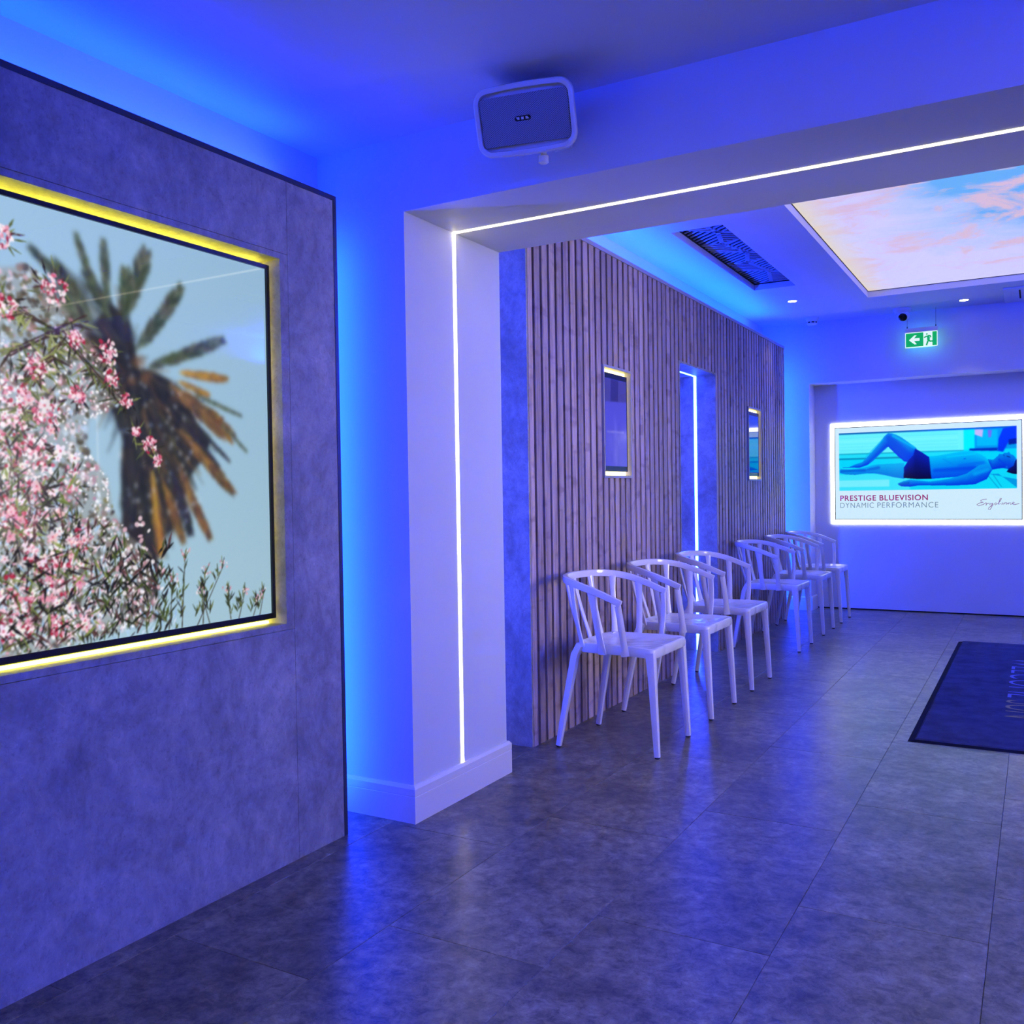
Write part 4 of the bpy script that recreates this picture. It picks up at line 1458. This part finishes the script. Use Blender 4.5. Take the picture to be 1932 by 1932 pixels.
# downlights, smoke detector, camera, cassette
for x, y, lab in ((-1.858, 8.245, 'small round recessed downlight near the corner beyond the vent'), (-0.562, 9.06, 'small round recessed downlight right of the exit sign')):
    t = thing('downlight', (x, y, ZC2), lab, 'downlight', 'recessed ceiling downlights')
    B().lathe([(0.034, -0.0005), (0.052, -0.0005), (0.052, -0.004), (0.046, -0.006), (0.036, -0.003)], (x, y, ZC2), 28).build('trim_ring', 'white_plastic', t, True)
    B().lathe([(0.035, -0.0065), (0.030, -0.0085), (0.0, -0.0092)][::-1][1:] + [(0.035, -0.0065)], (x, y, ZC2), 24).build('lens', 'downlight_lens', t, True)
    d = bpy.data.lights.new('downlight_beam', 'SPOT')
    d.energy = 6
    d.spot_size = math.radians(72)
    d.spot_blend = 0.35
    d.shadow_soft_size = 0.03
    d.color = NEUT
    lo = bpy.data.objects.new('downlight_beam', d)
    COL.objects.link(lo)
    lo.location = (x, y, ZC2 - 0.012)

t = thing('smoke_detector', (-1.884, 9.17, ZC2), 'white round smoke detector on the ceiling by the corner', 'smoke detector')
c0 = (-1.884, 9.17, ZC2)
B().lathe([(0.066, -0.0005), (0.066, -0.012), (0.062, -0.018), (0.056, -0.040), (0.054, -0.041)], c0, 36).build('base', 'white_plastic', t, True)
B().lathe([(0.047, -0.0415), (0.047, -0.053)], c0, 36).build('vent_gap', 'dark_hollow', t, True)
for k in range(8):
    a = 2 * math.pi * k / 8
    p = (c0[0] + 0.0485 * math.cos(a), c0[1] + 0.0485 * math.sin(a))
    B().lathe([(0.005, -0.0415), (0.005, -0.053)], (p[0], p[1], ZC2), 8).build('cage_rib', 'white_plastic', t, True)
B().lathe([(0.052, -0.0532), (0.050, -0.062), (0.038, -0.070), (0.015, -0.073)], c0, 36).build('cap', 'white_plastic', t, True)

t = thing('dome_camera', (-1.08, 9.19, ZC2), 'white turret security camera with a black eye above the exit sign', 'camera')
c0 = Vector((-1.08, 9.19, ZC2))
B().lathe([(0.082, -0.0005), (0.082, -0.008), (0.074, -0.030), (0.060, -0.045), (0.050, -0.046)], c0, 36).build('base', 'white_plastic', t, True)
aim = Vector((-0.10, -0.80, -0.55)).normalized()
bc = c0 + Vector((0.012, -0.012, -0.064))
prof = [(0.052 * math.sin(math.radians(a)), 0.052 * -math.cos(math.radians(a))) for a in range(15, 136, 12)]
B().lathe(prof, bc, 28, aim).build('ball', 'white_plastic', t, True)
pr2 = [(0.0375, 0.034), (0.0375, 0.040), (0.030, 0.045), (0.012, 0.048)]
ln = B().lathe(pr2, bc, 28, aim).build('lens_face', 'black_glass', t, True)
B().lathe([(0.012, 0.0465), (0.012, 0.050), (0.006, 0.051)], bc, 20, aim).build('lens', 'black_glass', ln, True)

t = thing('ceiling_cassette', (0.08, 9.05, ZC2), 'flat white slotted air conditioning panel at the right edge of the ceiling', 'air conditioner')
B().box(-0.252, 0.40, 8.72, 9.37, ZC2 - 0.014, ZC2 - 0.0005).build('panel', 'white_plastic', t)
B().box(-0.20, -0.192, 8.83, 9.22, ZC2 - 0.0148, ZC2 - 0.0135).build('slot', 'grey_frame', t)
B().box(-0.135, -0.122, 8.80, 9.20, ZC2 - 0.0155, ZC2 - 0.0135).build('slot', 'dark_hollow', t)
B().box(0.0, 0.34, 8.80, 9.28, ZC2 - 0.0165, ZC2 - 0.0135).build('intake_grille', 'grille_white', t)

# ================================================================== EXIT SIGN
SYX = 9.29
kx = SYX / 8.9
x0s, x1s, z0s, z1s = -1.024 * kx, -0.7615 * kx, 1.2 + 1.2445 * kx, 1.2 + 1.378 * kx
ex = thing('exit_sign', ((x0s + x1s) / 2, SYX, z0s), 'lit green emergency exit sign with arrow and running figure', 'sign')
B().box(x0s - 0.002, x1s + 0.002, SYX - 0.008, SYX + 0.008, z1s, z1s + 0.04).build('lamp_housing', 'white_plastic', ex)
B().box(x0s, x1s, SYX - 0.004, SYX + 0.004, z0s, z1s).build('diffuser', 'sign_lit_white', ex)
B().box(x0s + 0.004, x1s - 0.004, SYX + 0.0042, SYX + 0.0055, z0s + 0.004, z1s - 0.004).build('rear_face', 'sign_glow', ex)
B().box(x0s + 0.02, x1s - 0.02, SYX + 0.002, SYX + 0.007, z0s - 0.0015, z0s - 0.0002).build('lower_edge', 'sign_glow', ex)
Ws, Hs = x1s - x0s, z1s - z0s
yf = SYX - 0.0046


def sg(poly, name, mat, d=0.0006):
    pts = [(x0s + a * Ws, z0s + b_ * Hs) for a, b_ in poly]
    return B().prism(pts, yf, yf - d + 0.0, 1).build(name, mat, ex)


def srect(a0, a1, b0, b1):
    return [(a0, b0), (a1, b0), (a1, b1), (a0, b1)]


sg(srect(0.022, 0.565, 0.05, 0.95), 'green_field', 'sign_green')
sg(srect(0.845, 0.978, 0.05, 0.95), 'green_field', 'sign_green')
yf -= 0.0008
sg([(0.12, 0.50), (0.29, 0.80), (0.36, 0.80), (0.28, 0.60), (0.45, 0.60), (0.45, 0.42), (0.28, 0.42), (0.36, 0.20), (0.29, 0.20)], 'arrow', 'sign_lit_white')
fg = B()


def limb(pts, w):
    P3 = [(x0s + a * Ws, yf + 0.0008, z0s + b_ * Hs) for a, b_ in pts]
    fg.sweep(P3, (w, 0.0008), (0, -1, 0), 6)


fg.prism([(x0s + (0.675 + 0.026 * math.cos(i * math.pi / 6)) * Ws, z0s + 0.815 * Hs + 0.026 * Ws * math.sin(i * math.pi / 6)) for i in range(12)], yf + 0.0012, yf + 0.0004, 1)
limb([(0.70, 0.72), (0.725, 0.58), (0.72, 0.42)], 0.024)
limb([(0.70, 0.70), (0.635, 0.64), (0.585, 0.60)], 0.011)
limb([(0.71, 0.72), (0.775, 0.70), (0.80, 0.58)], 0.011)
limb([(0.725, 0.44), (0.69, 0.26), (0.66, 0.08)], 0.014)
limb([(0.72, 0.42), (0.78, 0.32), (0.84, 0.33), (0.885, 0.22)], 0.014)
fg.build('running_figure', 'sign_green', ex)
for xw in (x0s + 0.018, x1s - 0.014):
    B().lathe([(0.0012, 0), (0.0012, ZC2 - z1s - 0.04)], (xw, SYX, z1s + 0.04), 8).build('suspension_wire', 'dark_trim', ex)
    B().lathe([(0.005, 0), (0.004, 0.016), (0.002, 0.02)], (xw, SYX, z1s + 0.04), 10).build('wire_clamp', 'dark_trim', ex)

# ================================================================== DOOR MAT
mt = thing('door_mat', (0.03, 6.3, 0), 'large dark blue doormat lettered WELCOME SUN on the tiled floor', 'mat')
MX0, MX1, MY0, MY1 = -0.543, 0.62, 4.69, 7.918
bd_ = 0.028
bb = B()
V = [(MX0, MY0, 0.0005), (MX1, MY0, 0.0005), (MX1, MY1, 0.0005), (MX0, MY1, 0.0005),
     (MX0 + bd_, MY0 + bd_, 0.007), (MX1 - bd_, MY0 + bd_, 0.007), (MX1 - bd_, MY1 - bd_, 0.007), (MX0 + bd_, MY1 - bd_, 0.007)]
F = [(0, 3, 2, 1), (4, 5, 6, 7)] + [(i, (i + 1) % 4, 4 + (i + 1) % 4, 4 + i) for i in range(4)]
bb.add(V, F).build('rubber_edge', 'mat_rubber', mt)
bb = B()
V = [(MX0 + bd_, MY0 + bd_, 0.0072), (MX1 - bd_, MY0 + bd_, 0.0072), (MX1 - bd_, MY1 - bd_, 0.0072), (MX0 + bd_, MY1 - bd_, 0.0072)]
V += [(x * 0.985 + 0.015 * 0.038, 6.304 + (y - 6.304) * 0.995, 0.013) for x, y, _ in V]
F = [(0, 3, 2, 1), (4, 5, 6, 7)] + [(i, (i + 1) % 4, 4 + (i + 1) % 4, 4 + i) for i in range(4)]
bb.add(V, F).build('pile', 'mat_pile', mt)
text_mesh('WELCOME', 0.42, 'lettering', 'mat_letter_blue', mt, ((-0.165, 7.20, 0.0131), (0, -1, 0), (1, 0, 0), (0, 0, 1)), 1.0, width=1.33, offset=-0.009)
text_mesh('SUN', 0.42, 'lettering', 'mat_letter_gold', mt, ((-0.165, 5.80, 0.0131), (0, -1, 0), (1, 0, 0), (0, 0, 1)), 1.0, width=0.43, offset=-0.009)

# ================================================================== OUT OF FRAME: REFLECTED LED BORDER, ADDED WHITE PANEL
fy0, fy1, fz0, fz1, fx = 3.60, 4.95, 0.86, 2.07, 2.415
dsp = thing('led_bordered_panel', (fx, (fy0 + fy1) / 2, fz0), 'added white panel within a reflected LED border, out of view on the far right wall', 'light panel')
for (a, b_, c_, d_) in ((fy0, fy1, fz1 - 0.018, fz1), (fy0, fy1, fz0, fz0 + 0.018), (fy0, fy0 + 0.018, fz0 + 0.018, fz1 - 0.018), (fy1 - 0.018, fy1, fz0 + 0.018, fz1 - 0.018)):
    B().box(fx - 0.004, fx + 0.004, a, b_, c_, d_).build('led_border', 'led_warm', dsp)
B().box(fx - 0.002, fx + 0.004, fy0 + 0.018, fy1 - 0.018, fz0 + 0.018, fz1 - 0.018).build('panel', 'white_plastic', dsp)
